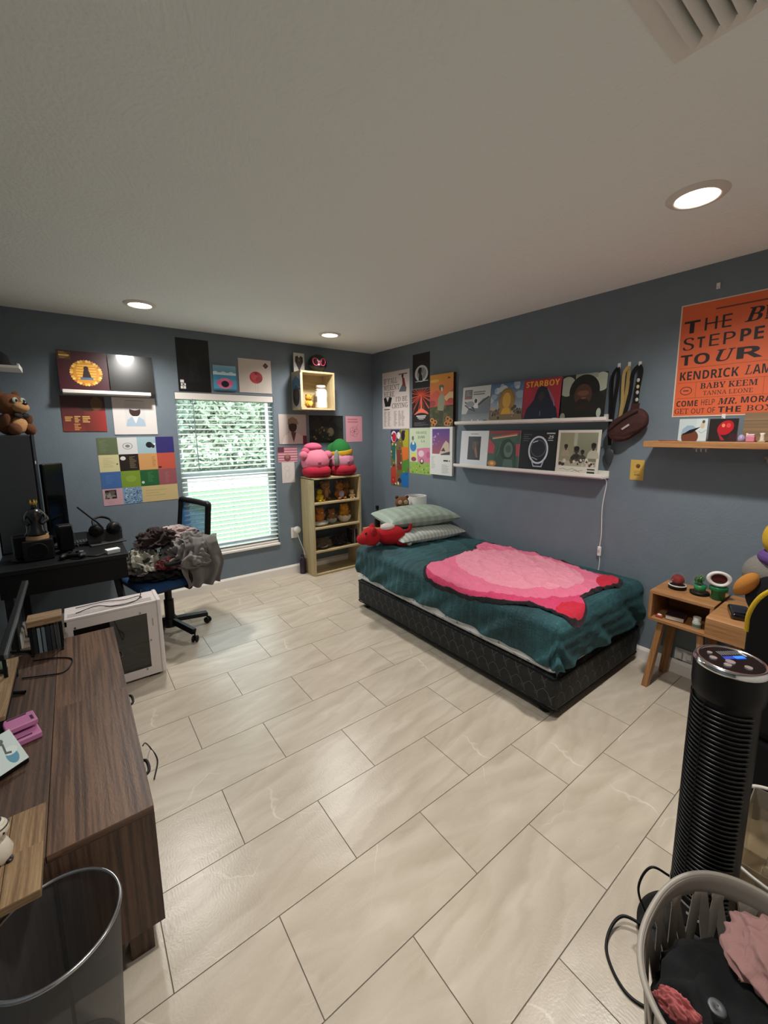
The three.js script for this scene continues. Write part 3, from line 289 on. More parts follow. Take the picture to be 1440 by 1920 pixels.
lp('near-black record cover with a close portrait and dark hair', 2.622, YU, p => { p.rect(0, 0, 1, 1, '#23221e').ell(0.12, 0.25, 0.2, 0.22, '#a4aa9c').ell(0.88, 0.2, 0.18, 0.2, '#aab0a0').rect(0.3, 0, 0.5, 0.1, '#8e9487').ell(0.52, 0.38, 0.34, 0.36, '#14110e').ell(0.3, 0.75, 0.3, 0.3, '#1d1a15').ell(0.8, 0.75, 0.28, 0.32, '#1d1a15').ell(0.5, 0.46, 0.2, 0.24, '#4a2f22').ell(0.5, 0.42, 0.13, 0.06, '#6b4634').ell(0.51, 0.56, 0.1, 0.03, '#38211a').ell(0.5, 0.62, 0.14, 0.07, '#221611').ell(0.52, 0.53, 0.06, 0.02, '#7a4c3c').rect(0.38, 0.68, 0.24, 0.1, '#2a1c15').ell(0.88, 0.86, 0.05, 0.1, '#b4b9ad').ell(0.06, 0.92, 0.06, 0.08, '#97998a'); }, { edge: '#151515' });
lp('white record cover with a small dark framed picture in the middle', 1.646, YD, p => { p.rect(0, 0, 1, 1, '#d6d9dd').rect(0.36, 0.075, 0.28, 0.028, '#9fa2a7').rect(0.28, 0.16, 0.46, 0.66, '#34302f').poly([[0.45, 0.35], [0.55, 0.3], [0.66, 0.75], [0.6, 0.76]], '#8e5f4d').ell(0.5, 0.42, 0.06, 0.12, '#5b4640').ell(0.62, 0.35, 0.05, 0.06, '#4d403c'); }, { coat: 0.1, rough: 0.5 });
lp('green and red record cover with a hooded shape holding a grey plate', 1.965, YD, p => { p.rect(0, 0, 1, 1, '#3d5a4c').poly([[0, 0.2], [0.22, 0.4], [0.2, 0.62], [0, 0.6]], '#b3404f').rect(0, 0, 1, 0.1, '#8b3440').poly([[0.12, 0.17], [0.9, 0.06], [0.93, 0.12], [0.14, 0.22]], '#b5533f').poly([[0.12, 0.2], [0.9, 0.1], [0.9, 0.13], [0.13, 0.23]], '#dcb892').rect(0.88, 0.35, 0.12, 0.3, '#b3404f').poly([[0.2, 1], [0.25, 0.6], [0.42, 0.28], [0.66, 0.2], [0.88, 0.35], [0.95, 1]], '#2f4a3d').ell(0.62, 0.5, 0.22, 0.28, '#22352c').ell(0.66, 0.5, 0.14, 0.2, '#5d7168').ell(0.66, 0.48, 0.09, 0.1, '#405249').poly([[0.5, 1], [0.55, 0.75], [0.8, 0.75], [0.85, 1]], '#51655b').ell(0.16, 0.88, 0.14, 0.08, '#c07a3d').ell(0.16, 0.88, 0.06, 0.04, '#e1b26c').poly([[0.42, 0.3], [0.3, 0.7]], '#56735f', 0.02).poly([[0.85, 0.4], [0.9, 0.8]], '#243a30', 0.03); });
lp('black record cover with a glowing oval visor outline', 2.285, YD, p => { p.rect(0, 0, 1, 1, '#0c0d0f').ell(0.52, 0.48, 0.25, 0.32, '#c8ccd6', 0, 0.045).ell(0.52, 0.46, 0.2, 0.25, '#1a1b24').ell(0.52, 0.44, 0.2, 0.2, '#6b6b85', 0, 0.012).poly([[0.36, 0.72], [0.42, 0.88], [0.64, 0.88], [0.7, 0.7]], '#aeb3bf', 0.03).poly([[0.36, 0.3], [0.5, 0.26]], '#c9cdd6', 0.02).poly([[0.36, 0.66], [0.52, 0.72]], '#aab0bb', 0.02).lines(0.08, 0.1, 0.28, 4, 0.05, '#6f7278', 0.012, 3).text('25', 0.76, 0.2, 0.1, '#d5d5d5', { st: 'bold italic', fit: 0.14 }).rect(0.72, 0.06, 0.22, 0.03, '#bdbdbd').rect(0.76, 0.23, 0.14, 0.02, '#bdbdbd'); }, { edge: '#111' });
lp('white bordered record cover of a sepia group photograph', 2.606, YD, p => { p.rect(0, 0, 1, 1, '#d5cfc2').rect(0.06, 0.06, 0.88, 0.76, '#8c8a70').grad(0.4, 0.06, 0.54, 0.76, '#8d8f7a', '#6b6d58').rect(0.4, 0.06, 0.08, 0.3, '#a9a894').figure(0.22, 0.38, 0.35, '#9c8f78', '#3a2a1e', '#221811').figure(0.48, 0.45, 0.5, '#2c2621', '#3b2b20', '#191411').figure(0.62, 0.5, 0.34, '#3f3a30', '#35281f', '#191411').figure(0.86, 0.36, 0.44, '#b3ad9c', '#33261d', '#1c1613').rect(0.06, 0.7, 0.88, 0.12, '#a9a08c').dots(26, 4, ['#54453a', '#c9c1ae', '#2f2823'], 0.03, 0.08, 0.66, 0.84, 0.14).poly([[0.1, 0.9], [0.2, 0.88], [0.3, 0.92], [0.42, 0.87], [0.52, 0.93], [0.66, 0.9]], '#8a8274', 0.01).poly([[0.4, 0.95], [0.5, 0.9], [0.6, 0.95]], '#8a8274', 0.01).rect(0.76, 0.86, 0.17, 0.03, '#2b2823').rect(0.76, 0.92, 0.17, 0.04, '#2b2823'); });
// big tour poster
printed('poster', 'large orange tour poster with bold black mixed lettering', 'poster', 'E', 3.435, 1.926, 0.56, 0.64, (p, c, w, h) => {
  const K = '#20191a', sf = { font: 'serif' }, B = { st: 'bold' };
  p.rect(0, 0, 1, 1, '#d9c7b4').rect(0.012, 0.01, 0.976, 0.98, '#da6236');
  p.rect(0.3, 0.075, 0.42, 0.012, '#6d3524');
  p.text('T', 0.035, 0.255, 0.15, K, { ...B, fit: 0.15 }).text('HE', 0.2, 0.25, 0.15, K, { fit: 0.25 }).rect(0.25, 0.19, 0.12, 0.006, K).text('B', 0.53, 0.235, 0.155, K, { ...sf, st: 'bold italic', fit: 0.13 }).text('I', 0.68, 0.235, 0.15, K, { fit: 0.03 }).text('G', 0.73, 0.235, 0.16, K, { ...B, fit: 0.23 });
  p.text('S', 0.035, 0.40, 0.15, K, { ...sf, fit: 0.12 }).text('T', 0.165, 0.39, 0.13, K, { ...B, fit: 0.07 }).text('EP', 0.25, 0.39, 0.14, K, { fit: 0.24 }).text('PE', 0.5, 0.385, 0.14, K, { ...B, fit: 0.2 }).text('R', 0.71, 0.38, 0.14, K, { fit: 0.15 }).text('S', 0.87, 0.38, 0.14, K, { ...B, fit: 0.1 });
  p.text('TO', 0.03, 0.535, 0.13, K, { ...B, fit: 0.27 }).text('U', 0.31, 0.53, 0.14, K, { ...sf, st: 'bold italic', fit: 0.15 }).text('R', 0.47, 0.53, 0.135, K, { ...B, fit: 0.23 }).text('2022', 0.75, 0.515, 0.085, K, { ...sf, fit: 0.2 });
  p.rect(0.03, 0.56, 0.94, 0.003, '#8d3a22').text('KENDRICK', 0.035, 0.668, 0.105, K, { ...B, fit: 0.5 }).text('L', 0.575, 0.663, 0.105, K, { ...sf, st: 'italic', fit: 0.06 }).text('AM', 0.64, 0.663, 0.105, K, { ...B, fit: 0.14 }).text('AR', 0.79, 0.66, 0.105, K, { fit: 0.16 });
  p.rect(0.03, 0.69, 0.94, 0.003, '#8d3a22').rect(0.03, 0.83, 0.94, 0.003, '#8d3a22').rect(0.195, 0.69, 0.003, 0.14, '#8d3a22').rect(0.73, 0.69, 0.003, 0.14, '#8d3a22').ell(0.11, 0.765, 0.05, 0.035, K, 0, 0.006).rect(0.085, 0.76, 0.05, 0.008, K);
  p.text('BABY KEEM', 0.23, 0.755, 0.068, K, { ...sf, ...B, fit: 0.46 }).text('TANNA LEONE', 0.26, 0.812, 0.05, K, { ...sf, fit: 0.4 });
  p.text('COME', 0.03, 0.905, 0.072, K, { ...B, fit: 0.2 }).text('HELP', 0.25, 0.9, 0.07, K, { fit: 0.12 }).text('MR.', 0.39, 0.9, 0.075, K, { ...sf, st: 'bold italic', fit: 0.16 }).text('MORALE', 0.57, 0.895, 0.072, K, { st: 'bold', fit: 0.32 });
  p.text('GET', 0.02, 0.972, 0.066, K, { ...sf, fit: 0.13 }).text('OUT', 0.17, 0.972, 0.062, K, { fit: 0.12 }).text('OF', 0.31, 0.97, 0.066, K, { fit: 0.07 }).text('THE', 0.4, 0.97, 0.07, K, { ...B, fit: 0.19 }).text('BOX', 0.62, 0.965, 0.066, K, { ...sf, fit: 0.2 });
}, { t: 0.0015, px: 1024, rough: 0.6 });
printed('card', 'small yellow card pinned low beside the wooden shelf', 'card', 'E', 2.985, 1.272, 0.082, 0.132, p => { p.rect(0, 0, 1, 1, '#c8a64f').ell(0.55, 0.3, 0.16, 0.1, '#6b4f26').poly([[0.4, 0.38], [0.7, 0.24], [0.62, 0.42]], '#55401f').lines(0.25, 0.55, 0.5, 3, 0.05, '#8d7132', 0.016).rect(0.3, 0.72, 0.4, 0.05, '#7d632c'); }, { px: 192, t: 0.0015, edge: '#a88b44' });
for (const [z, y, l] of [[3.323, 2.314, 'small clear plastic hook above the orange tour poster'], [3.41, 1.6, 'small clear plastic hook at the bottom edge of the orange poster'], [2.825, 1.95, 'white hook holding the black lanyard'], [2.889, 1.95, 'white hook holding the tan lanyard'], [2.953, 1.945, 'white hook holding the brown waist bag']]) {
  const t = thing('wall_hook', l, 'hook', [-0.001, y, z], -Math.PI / 2, 'plastic wall hooks'); part(t, 'plate', box(0.018, 0.032, 0.005, 0, 0, 0.0025, 0.002), whitePlastic); part(t, 'prong', tube([[0, -0.006, 0.004], [0, -0.012, 0.014], [0, -0.004, 0.02]], 0.003, 10), whitePlastic);
}
// ---------- bed ----------
const BX0 = -1.03, BX1 = -0.03, BZ0 = 1.19, BZ1 = 3.09;
const damask = canvasTex(512, 512, (c, w, h) => { const p = pen(c, w, h); p.rect(0, 0, 1, 1, '#0f1011'); c.lineCap = 'round'; const R = rng(5); for (let j = 0; j < 5; j++) for (let i = 0; i < 5; i++) { const x = (i + (j % 2) * 0.5) / 5, y = j / 5; for (const dx of [-1, 0]) { p.poly([[x + dx, y + 0.02], [x + dx + 0.06, y + 0.05], [x + dx + 0.1, y + 0.12], [x + dx + 0.13, y + 0.19]], '#50544f', 0.008); p.poly([[x + dx + 0.2, y + 0.02], [x + dx + 0.15, y + 0.06], [x + dx + 0.1, y + 0.12]], '#474b47', 0.007); p.ell(x + dx + 0.1, y + 0.12, 0.03, 0.02, '#3d413f', R() * 3, 0.006); p.poly([[x + dx + 0.05, y + 0.13], [x + dx + 0.02, y + 0.17]], '#2b2e2d', 0.006); } } });
const damaskMat = M('#ffffff', 0.75, { map: damask, bumpMap: damask, bumpScale: 0.004 });
{
  const t = thing('box_spring', 'black patterned box spring base under the teal covered bed', 'bed base', [(BX0 + BX1) / 2, 0, (BZ0 + BZ1) / 2]);
  part(t, 'body', uvm(box(BX1 - BX0, 0.19, BZ1 - BZ0, 0, 0.145, 0, 0.025), 'z', 2.4), damaskMat);
  part(t, 'piping', [0.056, 0.234].map(y => tube(dense([[-0.494, y, -0.944], [-0.494, y, 0.944], [0.494, y, 0.944], [0.494, y, -0.944]]), 0.005, 160, 6, true)), blackMatte);
  for (const [x, z] of [[-0.44, -0.88], [0.44, -0.88], [-0.44, 0.86], [0.44, 0.86], [0, 0.86]]) part(t, 'leg', lathe([[0, 0], [0.028, 0], [0.03, 0.008], [0.022, 0.012], [0.022, 0.06]], 16).translate(x, 0, z), blackPlastic);
}
const mattressTex = canvasTex(256, 256, (c, w, h) => { const p = pen(c, w, h); p.rect(0, 0, 1, 1, '#d0d3d3'); p.dots(60, 2, ['#9a9fa3', '#8b9095', '#c9cccc'], 0.03); });
{
  const t = thing('mattress', 'grey white patterned mattress showing below the teal quilt hem', 'mattress', [(BX0 + BX1) / 2, 0.2405, (BZ0 + BZ1) / 2]);
  part(t, 'body', uvm(box(0.992, 0.258, 1.878, 0, 0.129, 0, 0.05), 'z', 3), M('#ffffff', 0.85, { map: mattressTex }));
  part(t, 'piping', tube(dense([[-0.494, 0.04, -0.937], [-0.494, 0.04, 0.937], [0.494, 0.04, 0.937], [0.494, 0.04, -0.937]]), 0.005, 160, 6, true), M('#cfd2d2', 0.8));
}
// the quilt as a map from the flat cloth (a across from the wall, b along the bed) to the draped surface
const QX = BX0 - 0.012, QZ = BZ1 + 0.012, QTOP = 0.545;
function drape(a, b, lift = 0) { // a: flat x (may pass QX), b: flat z (may pass QZ)
  const R = 0.055, ea = Math.max(0, QX + R - a), eb = Math.max(0, b - (QZ - R)), d = Math.pow(ea ** 4 + eb ** 4, 0.25);
  const m = Math.hypot(ea, eb) || 1, nx = -ea / m, nz = eb / m;
  let out, down; const q = R * Math.PI / 2;
  if (d < q) { out = R * Math.sin(d / R); down = R * (1 - Math.cos(d / R)); } else { out = R + (d - q) * 0.06; down = R + (d - q) * 0.995; }
  const hang = smooth(0.06, 0.25, d), s = b * 1.0 - a * 1.0;
  const fold = hang * (0.016 * Math.sin(s * 21 + 1.6 * noise(s * 3, 2, 1) * 3 + d * 5) + 0.012 * noise(s * 9, d * 3, 4));
  let x = Math.max(a, QX + R) + nx * (out + fold + lift * hang), z = Math.min(b, QZ - R) + nz * (out + fold + lift * hang), y = QTOP - down;
  const top = 1 - smooth(0, 0.12, d);
  const puff = 0.022 * Math.sin(clamp((a - QX) / (BX1 - QX), 0, 1) * Math.PI) + 0.012 * fbm(a * 3, b * 3, 2, 3);
  const ridge = Math.pow(1 - Math.min(1, Math.abs(noise(a * 3.1 + 0.8 * noise(b * 2, a * 2, 5), b * 2.2, 7)) * 4), 2) * 0.012;
  y += top * (puff + ridge) + lift * (1 - hang) + (1 - top) * 0.006 * noise(s * 14, d * 8, 2);
  return [x, y, z];
}
const quiltTex = dataTex(1024, 1024, (u, v) => {
  const k = v * 1024, line = Math.pow(0.5 + 0.5 * Math.cos(v * 6.2832 * 64), 6), band = fbm(v * 9, u * 0.8, 3, 3), fine = noise(u * 30, v * 260, 1) * 0.6 + noise(u * 160, v * 160, 3) * 0.4, patch = fbm(u * 7, v * 7, 7, 4);
  const stitch = (Math.floor(v * 64) % 2) ? 0 : Math.pow(0.5 + 0.5 * Math.cos(u * 6.2832 * 70), 4) * line;
  const t = 0.42 + band * 0.4 + fine * 0.4 + patch * 0.7 - line * 0.15;
  return [14 + 34 * t + 34 * stitch, 46 + 52 * t + 32 * stitch, 50 + 54 * t + 30 * stitch];
});
const quiltBump = dataTex(512, 512, (u, v) => { const n = 128 + 60 * Math.cos(v * 6.2832 * 32) + 50 * noise(u * 18, v * 90, 2) + 40 * noise(u * 90, v * 90, 4); return [n, n, n]; }, false);
{
  const t = thing('quilt', 'dark teal velvet quilt draped over the bed and its foot', 'quilt', [0, 0, 0]);
  const w = 0.94 + 0.262, l = BZ1 - BZ0 + 0.225, hem = (u, v) => 0.02 * noise(v * 5, 3, 1) + 0.008 * Math.sin(v * 9);
  part(t, 'cover', shell(190, 260, (u, v) => { const a = -0.045 - u * (w + hem(u, v)), b = BZ0 + 0.01 + v * (l + 0.02 * noise(u * 4, 9, 1)); return drape(a, b); }, 0.012), P('#ffffff', 0.8, { map: quiltTex, bumpMap: quiltBump, bumpScale: 0.009, sheen: 0.35, sheenRoughness: 0.5, sheenColor: new THREE.Color('#3f7f80') }));
}
{ // pink throw: a soft-cornered outline, triangulated from its middle, laid on the quilt
  const o = [[-1.075, 2.10], [-0.954, 2.0], [-0.75, 2.0], [-0.54, 1.985], [-0.36, 1.95], [-0.26, 1.86], [-0.15, 1.86], [-0.10, 1.98], [-0.1, 2.15], [-0.085, 2.35], [-0.10, 2.6], [-0.15, 2.8], [-0.15, 2.92], [-0.19, 3.02], [-0.3, 3.06], [-0.43, 3.03], [-0.55, 3.02], [-0.68, 3.02], [-0.75, 3.09], [-0.86, 3.14], [-0.94, 3.1], [-0.95, 3.0], [-0.97, 2.88], [-1.03, 2.74], [-1.07, 2.56], [-1.085, 2.38], [-1.09, 2.25]];
  const C = [-0.56, 2.48], N = 240, curve = new THREE.CatmullRomCurve3(o.map(p => V(p[0], 0, p[1])), true), edge = curve.getSpacedPoints(N).slice(0, N);
  const tex = canvasTex(1024, 1024, (c, w, h) => {
    const X = x => (x + 1.2) / 1.2 * w, Z = z => (z - 1.75) / 1.5 * h, path = s => { c.beginPath(); edge.forEach((q, i) => { const x = C[0] + (q.x - C[0]) * s, z = C[1] + (q.z - C[1]) * s; i ? c.lineTo(X(x), Z(z)) : c.moveTo(X(x), Z(z)); }); c.closePath(); };
    c.fillStyle = '#0e0a10'; c.fillRect(0, 0, w, h); path(0.965); c.fillStyle = '#cc3c66'; c.fill(); c.save(); path(0.965); c.clip();
    c.fillStyle = '#e0708f'; c.beginPath(); c.ellipse(X(-0.53), Z(2.33), 0.51 / 1.2 * w, 0.68 / 1.5 * h, 0, 0, 6.2832); c.fill();
    c.fillStyle = '#c11a34'; c.beginPath(); c.ellipse(X(-0.86), Z(3.1), 0.12 / 1.2 * w, 0.12 / 1.5 * h, 0, 0, 6.2832); c.fill(); c.beginPath(); c.ellipse(X(-0.26), Z(3.02), 0.17 / 1.2 * w, 0.1 / 1.5 * h, 0, 0, 6.2832); c.fill();
    c.fillStyle = '#e893a6'; c.beginPath(); c.ellipse(X(-0.52), Z(2.45), 0.36 / 1.2 * w, 0.46 / 1.5 * h, 0.1, 0, 6.2832); c.fill();
    const R = rng(3); for (let i = 0; i < 9000; i++) { c.fillStyle = R() < 0.5 ? 'rgba(255,215,225,0.10)' : 'rgba(120,10,50,0.09)'; c.fillRect(R() * w, R() * h, 2 + R() * 6, 1 + R() * 3); } c.restore();
  });
  const rings = 46, pos = [], uv = [], idx = [];
  const put = (x, z, lift) => { const q = drape(x, z, lift + 0.013 * Math.pow(1 - Math.min(1, Math.abs(noise(x * 7 + z * 3, z * 5 - x * 4, 3)) * 3.2), 2) + 0.007 * Math.pow(1 - Math.min(1, Math.abs(noise(x * 15 - z * 6, z * 12 + x * 5, 8)) * 3), 2)); pos.push(...q); uv.push((x + 1.2) / 1.2, 1 - (z - 1.75) / 1.5); };
  for (let r = 0; r <= rings; r++) for (let i = 0; i < N; i++) { const s = Math.max(0.001, r / rings); put(C[0] + (edge[i].x - C[0]) * s, C[1] + (edge[i].z - C[1]) * s, r === rings ? 0.010 : 0.014); }
  for (let i = 0; i < N; i++) put(C[0] + (edge[i].x - C[0]) * 1.002, C[1] + (edge[i].z - C[1]) * 1.002, 0.001);
  for (let r = 0; r <= rings; r++) for (let i = 0; i < N; i++) { const a = r * N + i, b = r * N + (i + 1) % N; idx.push(a, a + N, b, b, a + N, b + N); }
  const g = new THREE.BufferGeometry(); g.setAttribute('position', new THREE.Float32BufferAttribute(pos, 3)); g.setAttribute('uv', new THREE.Float32BufferAttribute(uv, 2)); g.setIndex(idx); g.computeVertexNormals();
  if (g.attributes.normal.getY(10 * N) < 0) { for (let k = 0; k < idx.length; k += 3) [idx[k + 1], idx[k + 2]] = [idx[k + 2], idx[k + 1]]; g.setIndex(idx); g.computeVertexNormals(); }
  tag(part(scene, 'throw_blanket', g, P('#ffffff', 0.9, { map: tex, side: THREE.DoubleSide, bumpMap: rep(fineBump, 10, 10), bumpScale: 0.006, sheen: 0.4, sheenRoughness: 0.5, sheenColor: new THREE.Color('#f0a0b4') })), 'pink plush throw with dark border and red corners spread over the quilt', 'blanket');
}
const pillowTex = (a, b, n) => canvasTex(256, 256, (c, w, h) => { const p = pen(c, w, h); p.rect(0, 0, 1, 1, a); for (let i = 0; i < n; i++) p.rect(i / n, 0, 0.5 / n, 1, b); });
tag(part(scene, 'pillow', pillowGeo(0.72, 0.44, 0.13, 3), clothMat('#ffffff', { map: pillowTex('#9aa097', '#b2b6af', 18) })), 'flat grey striped pillow, the lower of the two at the bed head', 'pillow').position.set(-0.43, 0.622, 1.36);
tag(part(scene, 'pillow', pillowGeo(0.72, 0.46, 0.15, 8), P('#ffffff', 0.5, { side: THREE.DoubleSide, map: pillowTex('#7f8d7f', '#8c998c', 9), sheen: 0.5, sheenColor: new THREE.Color('#b9c6b8') })), 'plump sage green satin pillow, the upper of the two at the bed head', 'pillow').position.set(-0.42, 0.752, 1.26);
scene.children.at(-1).rotation.set(0.05, -0.22, 0.02); scene.children.at(-2).rotation.set(0.04, -0.08, 0);
// ---------- woods ----------
const oak = woodTex([176, 128, 82], [132, 88, 50], 3, { streak: 0.6 }), walnut = woodTex([106, 78, 58], [62, 43, 31], 11, { streak: 1.2 }), walnutD = woodTex([86, 62, 46], [48, 33, 24], 17, { streak: 1.1 }), rustic = woodTex([152, 124, 90], [104, 79, 52], 23, { streak: 0.8, knots: 1.6 }), pale = woodTex([196, 178, 138], [160, 140, 100], 31, { streak: 0.5 });
const woodM = (t, s, r = 0.5) => M('#ffffff', r, { map: rep(t, s, s * 2), bumpMap: rep(fineBump, 2, 8), bumpScale: 0.0004 });
const oakM = woodM(oak, 1), walnutM = woodM(walnut, 0.9, 0.42), walnutDM = woodM(walnutD, 0.9, 0.5), rusticM = woodM(rustic, 1.3, 0.6), paleM = woodM(pale, 1, 0.55);
// ---------- bookcase ----------
{
  const t = thing('bookcase', 'pale wooden bookcase with four open shelves of plush toys', 'bookcase', [-0.685, 0, 0.155]);
  const W = 0.6, D = 0.27;
  for (const s of [-1, 1]) part(t, 'side_panel', uvm(box(0.02, 1.05, D, s * (W / 2 - 0.01), 0.525, 0), 'y', 1), paleM);
  [0.012, 0.262, 0.517, 0.785, 1.05].forEach((y, i) => part(t, i === 4 ? 'top_panel' : 'shelf', uvm(box(i === 4 ? W : W - 0.04, 0.018, D, 0, y, 0), 'x', 1, i * 0.3, i * 0.2), paleM));
}
// wall box with its things
{
  const t = thing('wall_box', 'square pale wooden wall box holding a white jar', 'wall shelf', [-0.845, 1.955, 0.115]);
  const W = 0.385, D = 0.225, k = 0.018;
  part(t, 'bottom_panel', uvm(box(W, k, D, 0, -W / 2 + k / 2, 0), 'x'), paleM); part(t, 'top_panel', uvm(box(W, k, D, 0, W / 2 - k / 2, 0), 'x', 1, 0.3), paleM);
  for (const s of [-1, 1]) part(t, 'side_panel', uvm(box(k, W - 2 * k, D, s * (W / 2 - k / 2), 0, 0), 'y', 1, 0.2 * s), paleM);
  part(t, 'back_panel', uvm(box(W - 2 * k, W - 2 * k, 0.006, 0, 0, -D / 2 + 0.004), 'x', 1, 0.4), paleM);
}
// side table behind the bed head
{
  const t = thing('side_table', 'small wooden side table tucked behind the bed head', 'side table', [-0.41, 0, 0.99]);
  part(t, 'tabletop', uvm(box(0.68, 0.025, 0.25, 0, 0.6, 0, 0.004), 'x'), oakM);
  part(t, 'apron', [box(0.6, 0.08, 0.018, 0, 0.547, 0.09), box(0.6, 0.08, 0.018, 0, 0.547, -0.09)].map(g => uvm(g, 'x')), oakM);
  for (const x of [-0.29, 0.29]) for (const z of [-0.085, 0.085]) part(t, 'leg', uvm(bar([x, 0.588, z], [x * 1.05, 0, z * 1.05], 0.032), 'y'), oakM);
}
// ---------- nightstands on the right ----------
function stand(label, x0, x1, y0, y1, z0, z1, legs, drawer) {
  const t = thing('nightstand', label, 'nightstand', [(x0 + x1) / 2, 0, (z0 + z1) / 2]), w = x1 - x0, d = z1 - z0, k = 0.018, h = y1 - y0;
  part(t, 'top_panel', uvm(box(w, k, d, 0, y1 - k / 2, 0, 0.003), 'z'), oakM); part(t, 'bottom_panel', uvm(box(w, k, d, 0, y0 + k / 2, 0, 0.003), 'z', 1, 0.3), oakM);
  for (const s of [-1, 1]) part(t, 'side_panel', uvm(box(w, h - 2 * k, k, 0, (y0 + y1) / 2, s * (d / 2 - k / 2)), 'x', 1, 0.1), oakM);
  part(t, 'back_panel', uvm(box(0.008, h - 2 * k, d - 2 * k, w / 2 - 0.006, (y0 + y1) / 2, 0), 'z', 1, 0.6), oakM);
  if (drawer) { const dr = part(t, 'drawer', uvm(box(0.016, h - 0.004, d - 0.004, -w / 2 - 0.003, (y0 + y1) / 2, 0, 0.002), 'z', 1, 0.5), oakM); part(dr, 'pull', tube([[-w / 2 - 0.012, (y0 + y1) / 2, 0.2], [-w / 2 - 0.03, (y0 + y1) / 2, 0.21], [-w / 2 - 0.03, (y0 + y1) / 2, 0.29], [-w / 2 - 0.012, (y0 + y1) / 2, 0.3]], 0.005, 16), blackPlastic); }
  for (const [lx, lz, fx, fz] of legs) part(t, 'leg', uvm(bar([lx, y0, lz], [fx, 0.0, fz], 0.03, 0.034), 'y'), oakM);
}
stand('wooden nightstand with a dark open cubby and slanted legs beside the bed', -0.30, -0.02, 0.42, 0.6, 3.225, 3.535, [[-0.1, -0.09, -0.14, -0.135], [0.1, -0.09, 0.11, -0.13], [-0.1, 0.1, -0.13, 0.13], [0.1, 0.1, 0.11, 0.13]]);
stand('closed wooden drawer stand with black handheld and plush toy on top', -0.47, -0.02, 0.495, 0.6, 3.545, 4.25, [[-0.15, -0.15, -0.16, -0.17], [0.15, -0.28, 0.17, -0.3], [-0.15, 0.28, -0.16, 0.3], [0.15, 0.28, 0.17, 0.3]], true);
// wooden wall shelf
{
  const t = thing('wall_shelf', 'thick wooden wall shelf under the orange tour poster', 'shelf', [-0.1, 1.4475, 3.68]);
  part(t, 'board', uvm(box(0.2, 0.035, 1.19, 0, 0, 0, 0.003), 'z'), oakM);
}
// ---------- credenza ----------
{
  const t = thing('credenza', 'long low dark walnut media credenza along the left wall', 'credenza', [-3.045, 0, 2.235]);
  const x0 = -0.205, x1 = 0.205, z0 = -0.675, z1 = 0.695;
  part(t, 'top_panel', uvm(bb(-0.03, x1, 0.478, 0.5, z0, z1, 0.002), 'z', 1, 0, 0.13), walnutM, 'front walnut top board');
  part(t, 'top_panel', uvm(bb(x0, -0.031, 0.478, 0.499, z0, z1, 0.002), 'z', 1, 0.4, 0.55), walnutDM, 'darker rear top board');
  for (const z of [z0 + 0.01, z1 - 0.01]) part(t, 'side_panel', uvm(bb(x0, x1, 0.12, 0.478, z - 0.01, z + 0.01), 'y', 1, 0.2), walnutDM);
  part(t, 'bottom_panel', uvm(bb(x0, x1, 0.12, 0.14, z0 + 0.02, z1 - 0.02), 'z'), walnutDM); part(t, 'back_panel', uvm(bb(x0, x0 + 0.01, 0.14, 0.478, z0 + 0.02, z1 - 0.02), 'z'), walnutDM);
  for (let i = 0; i < 3; i++) { const a = z0 + 0.022 + i * 0.443, d = part(t, 'door', uvm(bb(x1 - 0.018, x1 - 0.001, 0.144, 0.474, a, a + 0.439), 'z', 1, i * 0.3), walnutM); part(d, 'handle', tube([[x1 - 0.001, 0.43, a + 0.16], [x1 + 0.012, 0.43, a + 0.17], [x1 + 0.012, 0.43, a + 0.23], [x1 - 0.001, 0.43, a + 0.24]], 0.005, 14), blackPlastic); }
  for (const x of [x0 + 0.06, x1 - 0.06]) for (const z of [z0 + 0.07, z1 - 0.07]) part(t, 'leg', uvm(bb(x - 0.03, x + 0.03, 0, 0.12, z - 0.03, z + 0.03), 'y'), walnutDM);
}
{
  const t = thing('wooden_board', 'rustic wooden riser board on the near end of the credenza', 'wooden board', [-3.16, 0.5, 2.90]);
  part(t, 'plank', uvm(bb(0.012, 0.082, 0, 0.022, -0.14, 0.14, 0.002), 'z'), rusticM); part(t, 'plank', uvm(bb(-0.06, 0.011, 0, 0.0215, -0.14, 0.14, 0.002), 'z', 1, 0.3, 0.3), rusticM); part(t, 'plank', uvm(bb(-0.08, -0.061, 0, 0.022, -0.14, 0.14, 0.002), 'z', 1, 0.6, 0.5), rusticM);
}
{
  const t = thing('wooden_riser', 'rustic wooden riser shelf with a black apron behind the sound bar', 'riser shelf', [-3.225, 0.5, 2.085]);
  part(t, 'board', uvm(bb(-0.02, 0.028, 0.065, 0.082, -0.24, 0.24, 0.002), 'z'), rusticM); part(t, 'apron', bb(0.008, 0.02, 0.02, 0.065, -0.24, 0.24), blackMatte);
  for (const z of [-0.23, 0.23]) part(t, 'foot', bb(-0.015, 0.02, 0, 0.065, z - 0.008, z + 0.008), blackMatte);
}
// sound bar raised on feet
{
  const t = thing('sound_bar', 'long slim black sound bar with a silver edge raised on feet', 'sound bar', [-3.2, 0.5, 1.72]);
  part(t, 'housing', bb(-0.022, 0.0, 0.2, 0.224, -0.58, 0.42, 0.006), blackMatte); part(t, 'edge_strip', bb(-0.004, 0.007, 0.203, 0.222, -0.578, 0.418, 0.002), M('#84888a', 0.3, { metalness: 0.8 }), 'silver edge strip');
  for (const z of [-0.1, 0.3]) part(t, 'foot', [bar([-0.02, 0.2, z], [-0.02, 0.008, z], 0.012), tube([[-0.05, 0.007, z - 0.03], [-0.01, 0.009, z], [0.03, 0.007, z + 0.02]], 0.007, 12)], blackPlastic);
}
